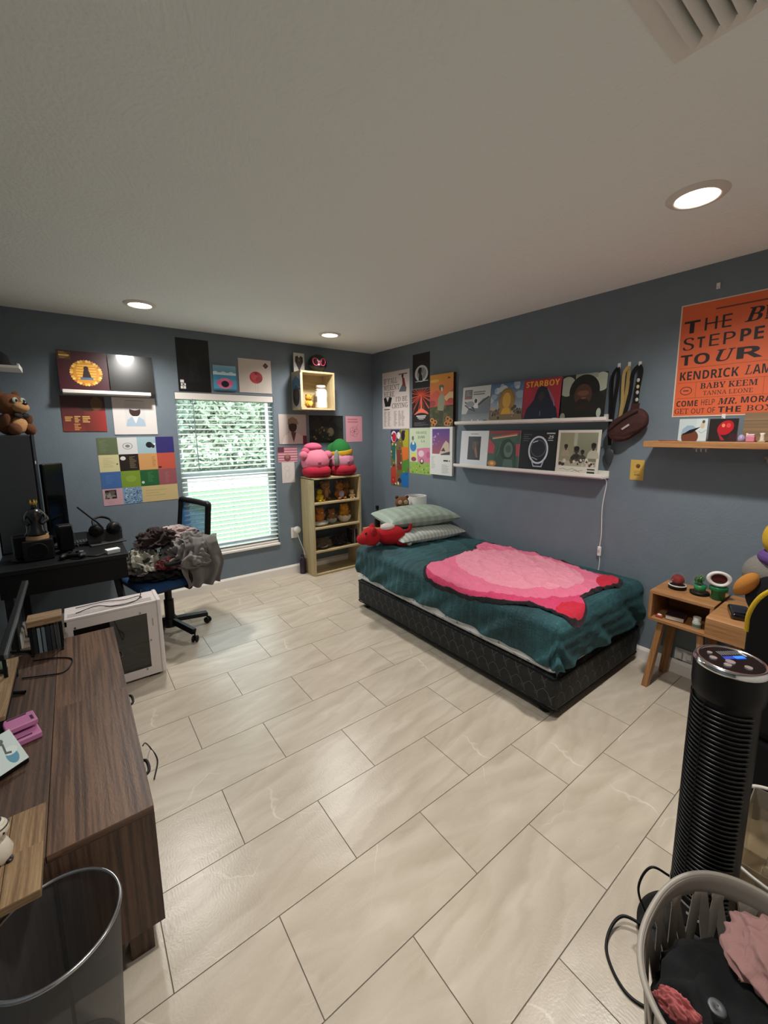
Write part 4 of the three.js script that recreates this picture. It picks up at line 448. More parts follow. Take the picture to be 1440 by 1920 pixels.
// small stand with upright books beside the sound bar
{
  const t = thing('book_stand', 'small rustic wood topped stand on black legs by the sound bar', 'stand', [-3.11, 0.5, 1.64]);
  part(t, 'top_board', uvm(box(0.13, 0.03, 0.1, 0, 0.155, 0, 0.003), 'x'), rusticM);
  for (const x of [-0.055, 0.055]) part(t, 'leg', [bb(x - 0.005, x + 0.005, 0, 0.14, -0.045, -0.035), bb(x - 0.005, x + 0.005, 0, 0.14, 0.035, 0.045), bb(x - 0.005, x + 0.005, 0, 0.008, -0.045, 0.06)], blackMatte);
  [['#10131c', 0.014], ['#6f7c82', 0.012], ['#5c6a70', 0.012], ['#161a26', 0.016], ['#2d2f33', 0.012], ['#3f4240', 0.012]].forEach(([c, w], i) => { const b = thing('book', ['black book at the end of the row under the small stand', 'pale grey book next to the black one under the stand', 'second grey book under the small stand', 'navy thick book in the row under the stand', 'charcoal thin book under the small stand', 'olive grey book last in the row under the stand'][i], 'book', [-3.152 + i * 0.0165, 0.5, 1.64], 0, 'books under the small stand'); part(b, 'cover', [bb(-w / 2, w / 2, 0, 0.125, 0.03, 0.034), bb(-w / 2, -w / 2 + 0.002, 0, 0.125, -0.034, 0.03), bb(w / 2 - 0.002, w / 2, 0, 0.125, -0.034, 0.03)], M(c, 0.6)); part(b, 'pages', bb(-w / 2 + 0.002, w / 2 - 0.002, 0.003, 0.122, -0.032, 0.03), M('#cfc7b4', 0.9)); });
}
// ---------- computer case ----------
{
  const t = thing('computer_case', 'white computer case with a dark glass side window on the floor', 'computer case', [-2.82, 0, 1.2]);
  const wp = M('#cfc6c2', 0.42);
  part(t, 'shell', [bb(-0.235, 0.225, 0.02, 0.03, -0.1, 0.1), bb(-0.235, 0.225, 0.485, 0.5, -0.1, 0.1, 0.004), bb(-0.235, -0.225, 0.03, 0.485, -0.1, 0.1), bb(-0.225, 0.225, 0.03, 0.485, -0.1, -0.094)], wp);
  part(t, 'front_bezel', box(0.025, 0.485, 0.215, 0.233, 0.2625, 0, 0.008), M('#d8d0cc', 0.38));
  part(t, 'side_frame', [bb(-0.235, 0.221, 0.43, 0.485, 0.092, 0.1), bb(-0.235, 0.221, 0.03, 0.075, 0.092, 0.1), bb(0.165, 0.221, 0.075, 0.43, 0.092, 0.1), bb(-0.235, -0.2, 0.075, 0.43, 0.092, 0.1)], wp);
  part(t, 'side_glass', bb(-0.2, 0.165, 0.075, 0.43, 0.094, 0.0985), P('#0c0d0e', 0.06, { clearcoat: 0.5 }), 'dark tinted glass panel');
  for (const [x, y] of [[0.13, 0.44], [0.175, 0.25], [0.14, 0.066], [-0.19, 0.44]]) part(t, 'thumb_screw', cyl(0.005, 0.005, 0.006, 0, 0, 0, 12).rotateX(Math.PI / 2).translate(x, y, 0.102), steel);
  part(t, 'ridge', [0, 1, 2].map(k => bb(-0.22, 0.2, 0.5, 0.504, 0.03 + k * 0.02, 0.036 + k * 0.02)), wp); part(t, 'emblem', bb(0.19, 0.196, 0.34, 0.39, 0.1, 0.1008), M('#8f8884', 0.4)); part(t, 'component', [bb(-0.18, 0.1, 0.2, 0.24, -0.05, 0.06), bb(-0.1, 0.05, 0.28, 0.4, -0.05, 0.03)], blackPlastic);
  for (const x of [-0.18, 0.18]) part(t, 'foot', bb(x - 0.03, x + 0.03, 0, 0.02, -0.08, 0.08), blackPlastic);
}
for (const [l, pts, r] of [['thin black earphone cable lying loose on the white computer case', [[-3.0, 0.508, 1.25], [-2.9, 0.508, 1.2], [-2.82, 0.508, 1.262], [-2.74, 0.508, 1.27], [-2.68, 0.508, 1.22], [-2.66, 0.54, 1.16]], 0.0028], ['black cable with a small plug resting on the computer case', [[-3.0, 0.508, 1.16], [-2.86, 0.508, 1.15], [-2.75, 0.508, 1.19], [-2.68, 0.512, 1.19], [-2.665, 0.508, 1.215]], 0.0024], ['black cable looped on the walnut credenza beside the sound bar', [[-3.16, 0.504, 1.75], [-3.08, 0.504, 1.78], [-3.02, 0.504, 1.84], [-3.05, 0.504, 1.95], [-3.12, 0.504, 1.93], [-3.19, 0.504, 1.9]], 0.003], ['black cable dropping behind the credenza front onto the floor', [[-2.80, 0.13, 2.12], [-2.785, 0.09, 2.05], [-2.76, 0.004, 1.98], [-2.745, 0.004, 2.08], [-2.775, 0.004, 2.2]], 0.003]]) tag(part(scene, 'cable', tube(pts, r, 60, 6), blackPlastic), l, 'cable');
// ---------- desk ----------
{
  const t = thing('desk', 'black gaming desk with slanted metal legs in the left corner', 'desk', [0, 0, 0]);
  part(t, 'desktop', bb(-3.355, -2.695, 0.715, 0.745, 0.02, 0.97, 0.004), P('#060607', 0.5, { specularIntensity: 0.6 })); part(t, 'apron', bb(-3.34, -2.705, 0.575, 0.715, 0.925, 0.955, 0.004), P('#050505', 0.6, { specularIntensity: 0.5 }));
  part(t, 'drawer_box', bb(-3.3, -2.72, 0.58, 0.714, 0.5, 0.92), blackMatte);
  for (const z of [0.3, 0.86]) part(t, 'leg', [bar([-2.78, 0.715, z], [-2.70, 0.02, z - 0.05], 0.03), bar([-2.70, 0.715, z], [-2.62, 0.02, z - 0.2], 0.03)].slice(0, 1).concat([bb(-2.78, -2.62, 0, 0.02, z - 0.07, z - 0.03)]), M('#202224', 0.45, { metalness: 0.4 }));
  for (const z of [0.1, 0.9]) part(t, 'leg', bb(-3.33, -3.29, 0, 0.715, z - 0.02, z + 0.02), M('#202224', 0.45, { metalness: 0.4 }));
}
// ---------- office chair ----------
{
  const t = thing('office_chair', 'blue mesh backed office chair on black castors by the window', 'office chair', [-2.45, 0, 0.74], 0.24);
  const blue = clothMat('#123a63'), mesh = P('#2d6a9a', 0.8, { side: THREE.DoubleSide, alphaMap: rep(canvasTex(64, 64, (c, w, h) => { const p = pen(c, w, h); p.rect(0, 0, 1, 1, '#fff'); for (let i = 0; i < 4; i++) for (let j = 0; j < 4; j++) p.ell((i + 0.5) / 4, (j + 0.5) / 4, 0.045, 0.045, '#000'); }, false), 22, 26), transparent: true });
  // back: faces the desk (-x), leaning towards +x
  const bk = (u, v) => { const z = (u - 0.5) * (0.47 - 0.04 * v), y = 0.5 + 0.5 * v; return [0.21 + 0.06 * v * v - 0.35 * z * z * 1.2 + 0.02 * Math.sin(v * 3), y, z]; };
  const rim = []; for (let i = 0; i <= 10; i++) rim.push(bk(0, i / 10)); for (let i = 1; i <= 6; i++) rim.push(bk(i / 6, 1)); for (let i = 9; i >= 0; i--) rim.push(bk(1, i / 10)); for (let i = 5; i > 0; i--) rim.push(bk(i / 6, 0));
  part(t, 'back_frame', tube(rim, 0.022, 140, 8, true), blackPlastic); part(t, 'back_mesh', gridGeo(16, 16, bk), mesh, 'blue see-through mesh'); part(t, 'back_post', tube([[0.1, 0.42, 0], [0.22, 0.42, 0], [0.26, 0.5, 0], [0.225, 0.66, 0]], 0.02, 20), blackPlastic);
  part(t, 'seat', box(0.47, 0.075, 0.47, -0.02, 0.465, 0, 0.036), blue); part(t, 'seat_pan', box(0.36, 0.02, 0.36, 0, 0.418, 0, 0.008), blackPlastic);
  for (const s of [-1, 1]) { const a = part(t, 'armrest', tube([[0.05, 0.42, s * 0.2], [0.05, 0.43, s * 0.27], [0.05, 0.5, s * 0.285], [0.03, 0.63, s * 0.285]], 0.014, 20), blackPlastic); part(a, 'arm_pad', box(0.24, 0.026, 0.07, 0.0, 0.64, s * 0.285, 0.012), blackMatte); }
  part(t, 'gas_column', [cyl(0.025, 0.025, 0.2, 0, 0.32, 0), cyl(0.034, 0.034, 0.16, 0, 0.2, 0)], blackPlastic); part(t, 'hub', cyl(0.045, 0.055, 0.06, 0, 0.105, 0), blackPlastic);
  for (let k = 0; k < 5; k++) { const a = k * 1.2566 + 0.12, c = Math.cos(a), s = Math.sin(a), l = part(t, 'base_leg', bar([c * 0.03, 0.115, s * 0.03], [c * 0.27, 0.082, s * 0.27], 0.032, 0.04), blackPlastic); part(l, 'castor', [ell(0.012, 0.026, 0.026, 0, 0, 0).translate(0.013, 0, 0), ell(0.012, 0.026, 0.026).translate(-0.013, 0, 0), cyl(0.006, 0.006, 0.05, 0, 0.03, 0, 8)].map(g => g.rotateY(-a + 0.6).translate(c * 0.275, 0.027, s * 0.275)), blackPlastic); }
}
// ---------- soft toys ----------
const dark = M('#15100f', 0.3);
// a seated soft toy: body, head, ears, arms, feet, tummy, snout, eyes, each a part; sizes in metres
function softToy(label, pos, ry, s, o = {}) {
  const { body = '#c9783a', tummy, ear = body, feet = body, head = body, shape = [0.5, 0.42, 0.42], hr = 0.34, hy = 0.98, earR = 0.11, earY = 1.22, snout, long = 0 } = o;
  const t = thing('soft_toy', label, 'soft toy', pos, ry, o.group), bm = plushMat(body), e = (...a) => ell(...a).scale(s, s, s);
  part(t, 'body', e(shape[0] * 0.8, shape[1], shape[2] * 0.75, 0, shape[1], 0), bm);
  part(t, 'head', e(hr, hr * 0.9, hr * 0.88, 0, hy, 0.03), plushMat(head));
  for (const k of [-1, 1]) { part(t, 'ear', long ? e(earR * 0.6, earR * 2, earR * 0.5, k * hr * 0.6, earY + earR, 0, [0, 0, 0]) : e(earR, earR, earR * 0.6, k * hr * 0.75, earY, 0), plushMat(ear)); part(t, 'arm', e(0.11, 0.2, 0.11, k * shape[0] * 0.78, shape[1] * 1.15, 0.1, [0.3, 0, k * 0.5]).translate(0, 0, 0), bm); part(t, 'foot', e(0.13, 0.11, 0.2, k * shape[0] * 0.5, 0.11, shape[2] * 0.8), plushMat(feet)); part(t, 'eye', e(0.035, 0.045, 0.02, k * hr * 0.38, hy + 0.04, 0.03 + hr * 0.85), dark); }
  if (tummy) part(t, 'tummy', e(shape[0] * 0.5, shape[1] * 0.68, 0.12, 0, shape[1] * 0.95, shape[2] * 0.66), plushMat(tummy));
  part(t, 'snout', e(0.12, 0.085, 0.09, 0, hy - 0.08, 0.03 + hr * 0.8), plushMat(snout || head)); part(t, 'nose', e(0.035, 0.025, 0.02, 0, hy - 0.05, 0.03 + hr * 0.8 + 0.085), dark);
  return t;
}
const rowY = [1.06, 0.7945, 0.5265, 0.2715];
const m0 = plushMat;
// two big round plush cushions on the bookcase (plain, faceless)
function ballCushion(label, pos, ry, r, c, c2, extra) {
  const t = thing('plush_cushion', label, 'plush cushion', pos, ry, 'big round plush cushions'), m = plushMat(c), g = ell(r, r * 0.94, r * 0.92, 0, r * 1.06, 0), p = g.attributes.position;
  for (let i = 0; i < p.count; i++) { const a = Math.atan2(p.getZ(i), p.getX(i)), k = 1 - 0.035 * Math.pow(Math.abs(Math.cos(a * 3)), 12); p.setX(i, p.getX(i) * k); p.setZ(i, p.getZ(i) * k); }
  g.computeVertexNormals(); part(t, 'body', g, m); part(t, 'button', ell(0.018, 0.018, 0.012, 0, r * 1.05, r * 0.915), plushMat(c2)); part(t, 'base_roll', tube([[-r * 0.62, 0.062, 0.02], [-r * 0.5, 0.06, r * 0.58], [0, 0.058, r * 0.68], [r * 0.5, 0.06, r * 0.58], [r * 0.62, 0.062, 0.02], [r * 0.4, 0.06, -r * 0.35], [-r * 0.4, 0.06, -r * 0.35]], 0.058, 60, 14, true), plushMat(c2), 'red padded ring foot');
  extra(t, r); return t;
}
ballCushion('pink round plush cushion with a pink roll on top and red foot ring', [-0.865, rowY[0], 0.145], -0.15, 0.152, '#cf7489', '#a3182f', (t, r) => { t.children[1].material = m0('#c4637b'); part(t, 'top_roll', [ell(0.098, 0.05, 0.08, -0.02, r * 1.98 + 0.012, -0.01), ell(0.05, 0.045, 0.06, -0.10, r * 1.78, 0.0)], plushMat('#c95c78')); part(t, 'side_tuft', [ell(0.05, 0.05, 0.045, -r * 0.92, r * 1.5, 0.04), ell(0.05, 0.05, 0.045, r * 0.86, r * 1.5, 0.03)], plushMat('#cf7489')); });
ballCushion('pink round plush cushion wearing a green knitted cap with yellow band', [-0.545, rowY[0], 0.15], 0.1, 0.146, '#cd8ba2', '#a3182f', (t, r) => { t.children[1].material = m0('#bf7a92'); part(t, 'cap', lathe([[0, 0.15], [0.03, 0.145], [0.075, 0.115], [0.105, 0.06], [0.118, 0.0], [0.11, -0.01]], 36).rotateZ(0.12).translate(0.0, r * 1.72, -0.01), plushMat('#1f6b2e')); part(t, 'cap_band', lathe([[0.121, -0.028], [0.131, -0.018], [0.131, 0.02], [0.12, 0.03]], 36).rotateZ(0.12).translate(0.0, r * 1.68, -0.01), plushMat('#d3a222')); part(t, 'cap_tail', tube([[-0.02, r * 1.98 + 0.06, -0.04], [-0.1, r * 1.9 + 0.03, -0.06], [-0.14, r * 1.5, -0.04]], 0.032, 20, 10), plushMat('#1f6b2e')); part(t, 'grey_pad', ell(0.03, 0.085, 0.02, -0.135, r * 1.35, 0.1), plushMat('#8f9b93')); });
const onShelf = 'plush toys on the bookcase shelves';
softToy('yellow round plush toy on the top bookcase shelf at its left end', [-0.86, rowY[1], 0.2], 0.3, 0.105, { body: '#d6b11c', ear: '#4f6f6a', tummy: '#e2c93c', hr: 0.3, group: onShelf });
softToy('tall tan plush toy behind the yellow one on the top shelf', [-0.745, rowY[1], 0.12], -0.2, 0.155, { body: '#a87c54', tummy: '#b98d63', shape: [0.34, 0.5, 0.34], group: onShelf });
softToy('orange brown plush toy with a lavender tummy on the top shelf', [-0.6, rowY[1], 0.18], 0.1, 0.145, { body: '#a8622b', tummy: '#b4a3ba', head: '#b0702f', long: 1, earR: 0.08, group: onShelf });
softToy('small tan long-eared plush toy at the right back of the top shelf', [-0.465, rowY[1], 0.1], -0.1, 0.13, { body: '#a8794a', long: 1, earR: 0.1, shape: [0.36, 0.42, 0.34], group: onShelf });
softToy('small cream plush toy lying in front at the right of the top shelf', [-0.465, rowY[1], 0.225], -0.2, 0.075, { body: '#d4b283', head: '#dcc096', group: onShelf });
function eggToy(label, pos, ry, s, c, base, flat) {
  const t = thing('soft_toy', label, 'soft toy', pos, ry, onShelf), e = (...a) => ell(...a).scale(s, s, s);
  if (flat) part(t, 'base_cushion', e(0.78, 0.24, 0.52, 0.1, 0.24, 0.05), plushMat(base), 'white flat base cushion');
  else { const n = 48, pts = []; for (let i = 0; i <= n; i++) pts.push(i); part(t, 'shell_cup', gridGeo(72, 10, (u, v) => { const a = u * 6.2832, r = 0.6 * Math.sin(0.25 + v * 1.35), y = 0.55 - 0.56 * Math.cos(0.25 + v * 1.35) + (v > 0.99 ? 0.11 * Math.abs(((u * 9) % 1) - 0.5) * 2 : 0); return [Math.cos(a) * r * s, Math.max(0, y) * s, Math.sin(a) * r * s]; }, true), plushMat(base), 'white zigzag edged cup'); part(t, 'cup_base', e(0.35, 0.06, 0.35, 0, 0.06, 0), plushMat(base)); }
  const y = flat ? 0.4 : 0.25; part(t, 'body', e(0.46, 0.52, 0.42, 0, y + 0.42, 0), plushMat(c)); part(t, 'head', e(0.4, 0.34, 0.36, 0.02, y + 0.95, 0.04), plushMat(c));
  for (const k of [-1, 1]) { part(t, 'ear', e(0.1, 0.12, 0.07, k * 0.3, y + 1.22, 0.02), plushMat(c)); part(t, 'arm', e(0.1, 0.2, 0.1, k * 0.46, y + 0.55, 0.16, [0.4, 0, k * 0.5]), plushMat(c)); part(t, 'eye', e(0.035, 0.045, 0.025, k * 0.14, y + 0.99, 0.385), dark); }
  part(t, 'snout', e(0.13, 0.08, 0.1, 0.02, y + 0.86, 0.36), plushMat('#e0b06a')); return t;
}
eggToy('orange plush toy on a flat white cushion base on the second shelf', [-0.86, rowY[2], 0.19], 0.15, 0.118, '#b8702c', '#d6d0c8', true);
eggToy('brown plush toy in a grey cup in the middle of the second shelf', [-0.7, rowY[2], 0.165], 0, 0.105, '#9c673c', '#a9a9a8', false);
eggToy('golden orange plush toy in a white cup at the right of the second shelf', [-0.545, rowY[2], 0.175], 0.2, 0.135, '#d08f2c', '#d9c9b6', false);
// third shelf: folded dark things and three upright books
for (const [x, c, w, l] of [[-0.47, '#2a2426', 0.02, 'dark upright book in the third bookcase shelf'], [-0.445, '#8c8683', 0.016, 'grey upright book at the right of the third bookcase shelf'], [-0.42, '#4a2430', 0.022, 'maroon upright book at the right end of the third bookcase shelf']]) { const b = thing('book', l, 'book', [x, rowY[3], 0.18], 0, 'books in the bookcase'); part(b, 'cover', [bb(-w / 2, w / 2, 0, 0.16, -0.06, -0.055), bb(-w / 2, -w / 2 + 0.003, 0, 0.16, -0.055, 0.06), bb(w / 2 - 0.003, w / 2, 0, 0.16, -0.055, 0.06), bb(-w / 2, w / 2, 0, 0.16, 0.057, 0.06)], M(c, 0.6)); part(b, 'pages', bb(-w / 2 + 0.003, w / 2 - 0.003, 0.003, 0.156, -0.055, 0.056), M('#c9c0ad', 0.9)); }
tag(part(scene, 'folded_cloth', crumple(0.12, 0.07, 0.085, 4, 0.3), clothMat('#5a4c3c')), 'crumpled brown cloth at the left of the third bookcase shelf', 'cloth').position.set(-0.83, rowY[3] + 0.03, 0.17);
tag(part(scene, 'folded_cloth', crumple(0.11, 0.075, 0.085, 9, 0.3), clothMat('#221a1e')), 'crumpled black cloth in the middle of the third bookcase shelf', 'cloth').position.set(-0.62, rowY[3] + 0.03, 0.165);
// wall box contents and top
{
  const j = thing('storage_jar', 'white jar with dark printed marks inside the wall box', 'jar', [-0.775, 1.7815, 0.15]);
  const jt = canvasTex(512, 256, (c, w, h) => { const p = pen(c, w, h); p.rect(0, 0, 1, 1, '#d8cfc6'); for (const x of [0.12, 0.62]) p.rect(x, 0.35, 0.05, 0.09, '#3b3735').rect(x + 0.07, 0.35, 0.12, 0.09, '#4a4644').ell(x + 0.01, 0.58, 0.012, 0.03, '#5b3a36').rect(x + 0.05, 0.55, 0.14, 0.06, '#6d6966').ell(x + 0.01, 0.72, 0.012, 0.03, '#5b3a36').rect(x + 0.05, 0.68, 0.16, 0.08, '#3f3b39'); });
  part(j, 'body', lathe([[0, 0], [0.058, 0], [0.064, 0.008], [0.064, 0.17], [0.056, 0.19], [0.046, 0.198], [0, 0.198]], 40), M('#ffffff', 0.45, { map: jt })); part(j, 'lid', lathe([[0, 0.236], [0.046, 0.236], [0.05, 0.23], [0.05, 0.2], [0, 0.2]], 40), M('#ded4c9', 0.5));
  softToy('yellow and brown plush toy inside the wall box beside the jar', [-0.925, 1.7815, 0.155], 0.25, 0.105, { body: '#d39a2b', ear: '#7a4a20', feet: '#6b3a1e', tummy: '#e6c05a', hr: 0.36 });
  printed('canvas_print', 'print of a face under a blue cap fixed on the side of the wall box', 'canvas print', 'N', 0, 0, 0.22, 0.34, p => { p.rect(0, 0, 1, 1, '#a39a8c').ell(0.5, 0.66, 0.36, 0.3, '#2c211d').ell(0.55, 0.62, 0.2, 0.16, '#4a342b').poly([[0.1, 0.5], [0.14, 0.2], [0.5, 0.06], [0.9, 0.2], [0.98, 0.42], [0.5, 0.36]], '#4f7088').poly([[0.1, 0.5], [0.5, 0.38], [0.98, 0.44], [0.9, 0.5], [0.5, 0.44]], '#3c5568'); }, { t: 0.004 });
  const pr = scene.children.at(-1); pr.rotation.set(0, -Math.PI / 2, 0); pr.position.set(-1.0378, 1.955, 0.115);
  printed('record_cover', 'small pale print with a dark heart shape standing on the wall box', 'print', 'N', -0.975, 2.244, 0.12, 0.19, p => { p.rect(0, 0, 1, 1, '#b3b0ac').poly([[0.5, 0.95], [0.12, 0.45], [0.16, 0.2], [0.36, 0.14], [0.5, 0.26], [0.66, 0.14], [0.86, 0.2], [0.88, 0.45]], '#191618').ell(0.5, 0.36, 0.12, 0.1, '#5c4038'); }, { t: 0.02, off: 0.05, px: 256, edge: '#8d8a86' });
  const h = thing('helmet', 'black helmet with two pink outlined oval lenses on the wall box', 'helmet', [-0.79, 2.1485, 0.12], -0.25), g = ell(0.1, 0.1, 0.095, 0, 0.09, 0), p = g.attributes.position;
  for (let i = 0; i < p.count; i++) { const y = p.getY(i); if (y < 0.07) { const k = 1 - 0.55 * smooth(0.07, -0.02, y); p.setX(i, p.getX(i) * k); p.setZ(i, 0.012 + p.getZ(i) * (1 - 0.3 * smooth(0.07, -0.02, y))); } if (y < 0) p.setY(i, 0); }
  g.computeVertexNormals(); part(h, 'shell', g, P('#0b0a0c', 0.3, { clearcoat: 0.3 }));
  for (const k of [-1, 1]) { const r = []; for (let i = 0; i < 24; i++) { const a = i / 24 * 6.2832, x = k * 0.038 + 0.027 * Math.cos(a), y = 0.1 + 0.036 * Math.sin(a) + k * 0.008 * Math.cos(a); r.push([x, y, 0.004 + 0.0955 * Math.sqrt(Math.max(0, 1 - (x / 0.1) ** 2 - ((y - 0.09) / 0.1) ** 2))]); } part(h, 'lens_rim', tube(r, 0.0042, 60, 8, true), M('#e0506f', 0.5), 'pink lens rim'); part(h, 'lens', ell(0.024, 0.033, 0.004, k * 0.038, 0.1, 0.091, [0, k * 0.38, 0]), M('#3a0d18', 0.25)); }
  const f = thing('wall_fastener', 'small clear fastener under the wall box', 'fastener', [-0.87, 1.752, 0.004]); part(f, 'tab', box(0.045, 0.02, 0.006, 0, 0, 0, 0.002), M('#7f8284', 0.4)); part(f, 'clip', box(0.03, 0.008, 0.014, 0, 0.002, 0.008, 0.002), M('#8d9092', 0.4));
}
// outlet with round plug and cord to a patterned bottle on the floor
{
  const o = thing('wall_outlet', 'white wall outlet left of the bookcase', 'outlet', [-1.076, 0.447, 0.0005]); part(o, 'cover_plate', box(0.075, 0.118, 0.006, 0, 0, 0.003, 0.003), whitePlastic); for (const y of [-0.03, 0.03]) part(o, 'socket', cyl(0.017, 0.017, 0.004, 0, 0, 0, 20).rotateX(Math.PI / 2).translate(0, y, 0.0075), M('#cfcdc9', 0.4));
  const p = thing('plug_adapter', 'round white plug adapter in the outlet with a cord', 'plug', [-1.05, 0.478, 0.01]); part(p, 'body', lathe([[0, 0], [0.036, 0], [0.04, 0.008], [0.036, 0.03], [0.022, 0.036], [0, 0.037]], 32).rotateX(Math.PI / 2), whitePlastic); part(p, 'cord', tube([[0, -0.03, 0.02], [0.01, -0.09, 0.03], [0.04, -0.2, 0.05], [0.055, -0.28, 0.075]], 0.0035, 30), whitePlastic);
  const b = thing('bottle', 'dark purple patterned bottle on the floor beside the bookcase', 'bottle', [-1.03, 0, 0.09]); const bt = canvasTex(128, 256, (c, w, h) => pen(c, w, h).rect(0, 0, 1, 1, '#241a2c').dots(50, 3, ['#6a4a72', '#8d7f96', '#3a2440'], 0.07)); part(b, 'body', lathe([[0, 0], [0.03, 0], [0.034, 0.006], [0.034, 0.15], [0.022, 0.178], [0.018, 0.185], [0, 0.185]], 28), M('#ffffff', 0.35, { map: bt })); part(b, 'cap', cyl(0.019, 0.019, 0.022, 0, 0.196, 0), M('#2b2030', 0.4));
}
// bedside: lamp, owl, bottle, red toy
{
  const l = thing('table_lamp', 'small lamp with a white drum shade behind the pillows', 'lamp', [-0.17, 0.6125, 0.985]); part(l, 'base', lathe([[0, 0], [0.06, 0], [0.062, 0.008], [0.02, 0.018], [0.012, 0.03], [0.012, 0.12], [0, 0.12]], 32), M('#b8b4ac', 0.4)); part(l, 'lamp_shade', lathe([[0.113, 0.08], [0.115, 0.08], [0.108, 0.272], [0.106, 0.272], [0.113, 0.08]], 48), P('#f0f0ee', 0.9, { transmission: 0.15, thickness: 0, side: THREE.DoubleSide })); part(l, 'spider', [bar([-0.106, 0.262, 0], [0.106, 0.262, 0], 0.002, 0.002, true), bar([0, 0.12, 0], [0, 0.262, 0], 0.003, 0.003, true)], steel);
  const o = softToy('brown owl-eyed plush toy on the table beside the white lamp', [-0.355, 0.6125, 0.985], -0.5, 0.215, { body: '#5e3520', head: '#6b3f26', tummy: '#a8744a', hr: 0.32, hy: 1.02, earR: 0.08, earY: 1.27 }); for (const k of [-1, 1]) part(o, 'eye_ring', ell(0.022, 0.022, 0.006, k * 0.028, 0.232, 0.064), plushMat('#c9b48c'));
  const b = thing('water_bottle', 'slim black bottle with a red band standing behind the bed head', 'bottle', [-0.62, 0.6125, 0.93]); part(b, 'body', lathe([[0, 0], [0.026, 0], [0.028, 0.006], [0.028, 0.13], [0.016, 0.16], [0.014, 0.18], [0, 0.18]], 24), blackPlastic); part(b, 'cap', cyl(0.016, 0.016, 0.03, 0, 0.195, 0), blackMatte); part(b, 'band', cyl(0.0285, 0.0285, 0.012, 0, 0.09, 0), M('#7d1f26', 0.5));
  const r = thing('soft_toy', 'red plush dog with white paws lying on the bed by the pillows', 'soft toy', [-0.83, 0.565, 1.37], -0.5), red = plushMat('#b3121d'), wh = plushMat('#d9cfc8'); part(r, 'body', ell(0.10, 0.068, 0.075, 0.02, 0.065, 0), red); part(r, 'head', ell(0.066, 0.062, 0.062, -0.115, 0.07, 0.035), red); part(r, 'snout', ell(0.046, 0.036, 0.04, -0.165, 0.06, 0.06), red); part(r, 'back_patch', ell(0.05, 0.03, 0.04, 0.0, 0.118, 0.01), wh, 'white back patch'); for (const k of [-1, 1]) { part(r, 'ear', ell(0.02, 0.036, 0.026, -0.1, 0.11, 0.035 + k * 0.05, [k * 0.6, 0, 0]), red); part(r, 'leg', ell(0.045, 0.022, 0.022, 0.095, 0.022, k * 0.055), red); part(r, 'paw', ell(0.02, 0.02, 0.02, 0.132, 0.022, k * 0.06), wh); part(r, 'eye', ell(0.008, 0.01, 0.008, -0.15, 0.1, 0.05 + k * 0.026), dark); } part(r, 'tail', tube([[0.1, 0.07, 0], [0.15, 0.1, 0.0], [0.16, 0.13, -0.01]], 0.012, 14), red); r.scale.setScalar(1.3);
}
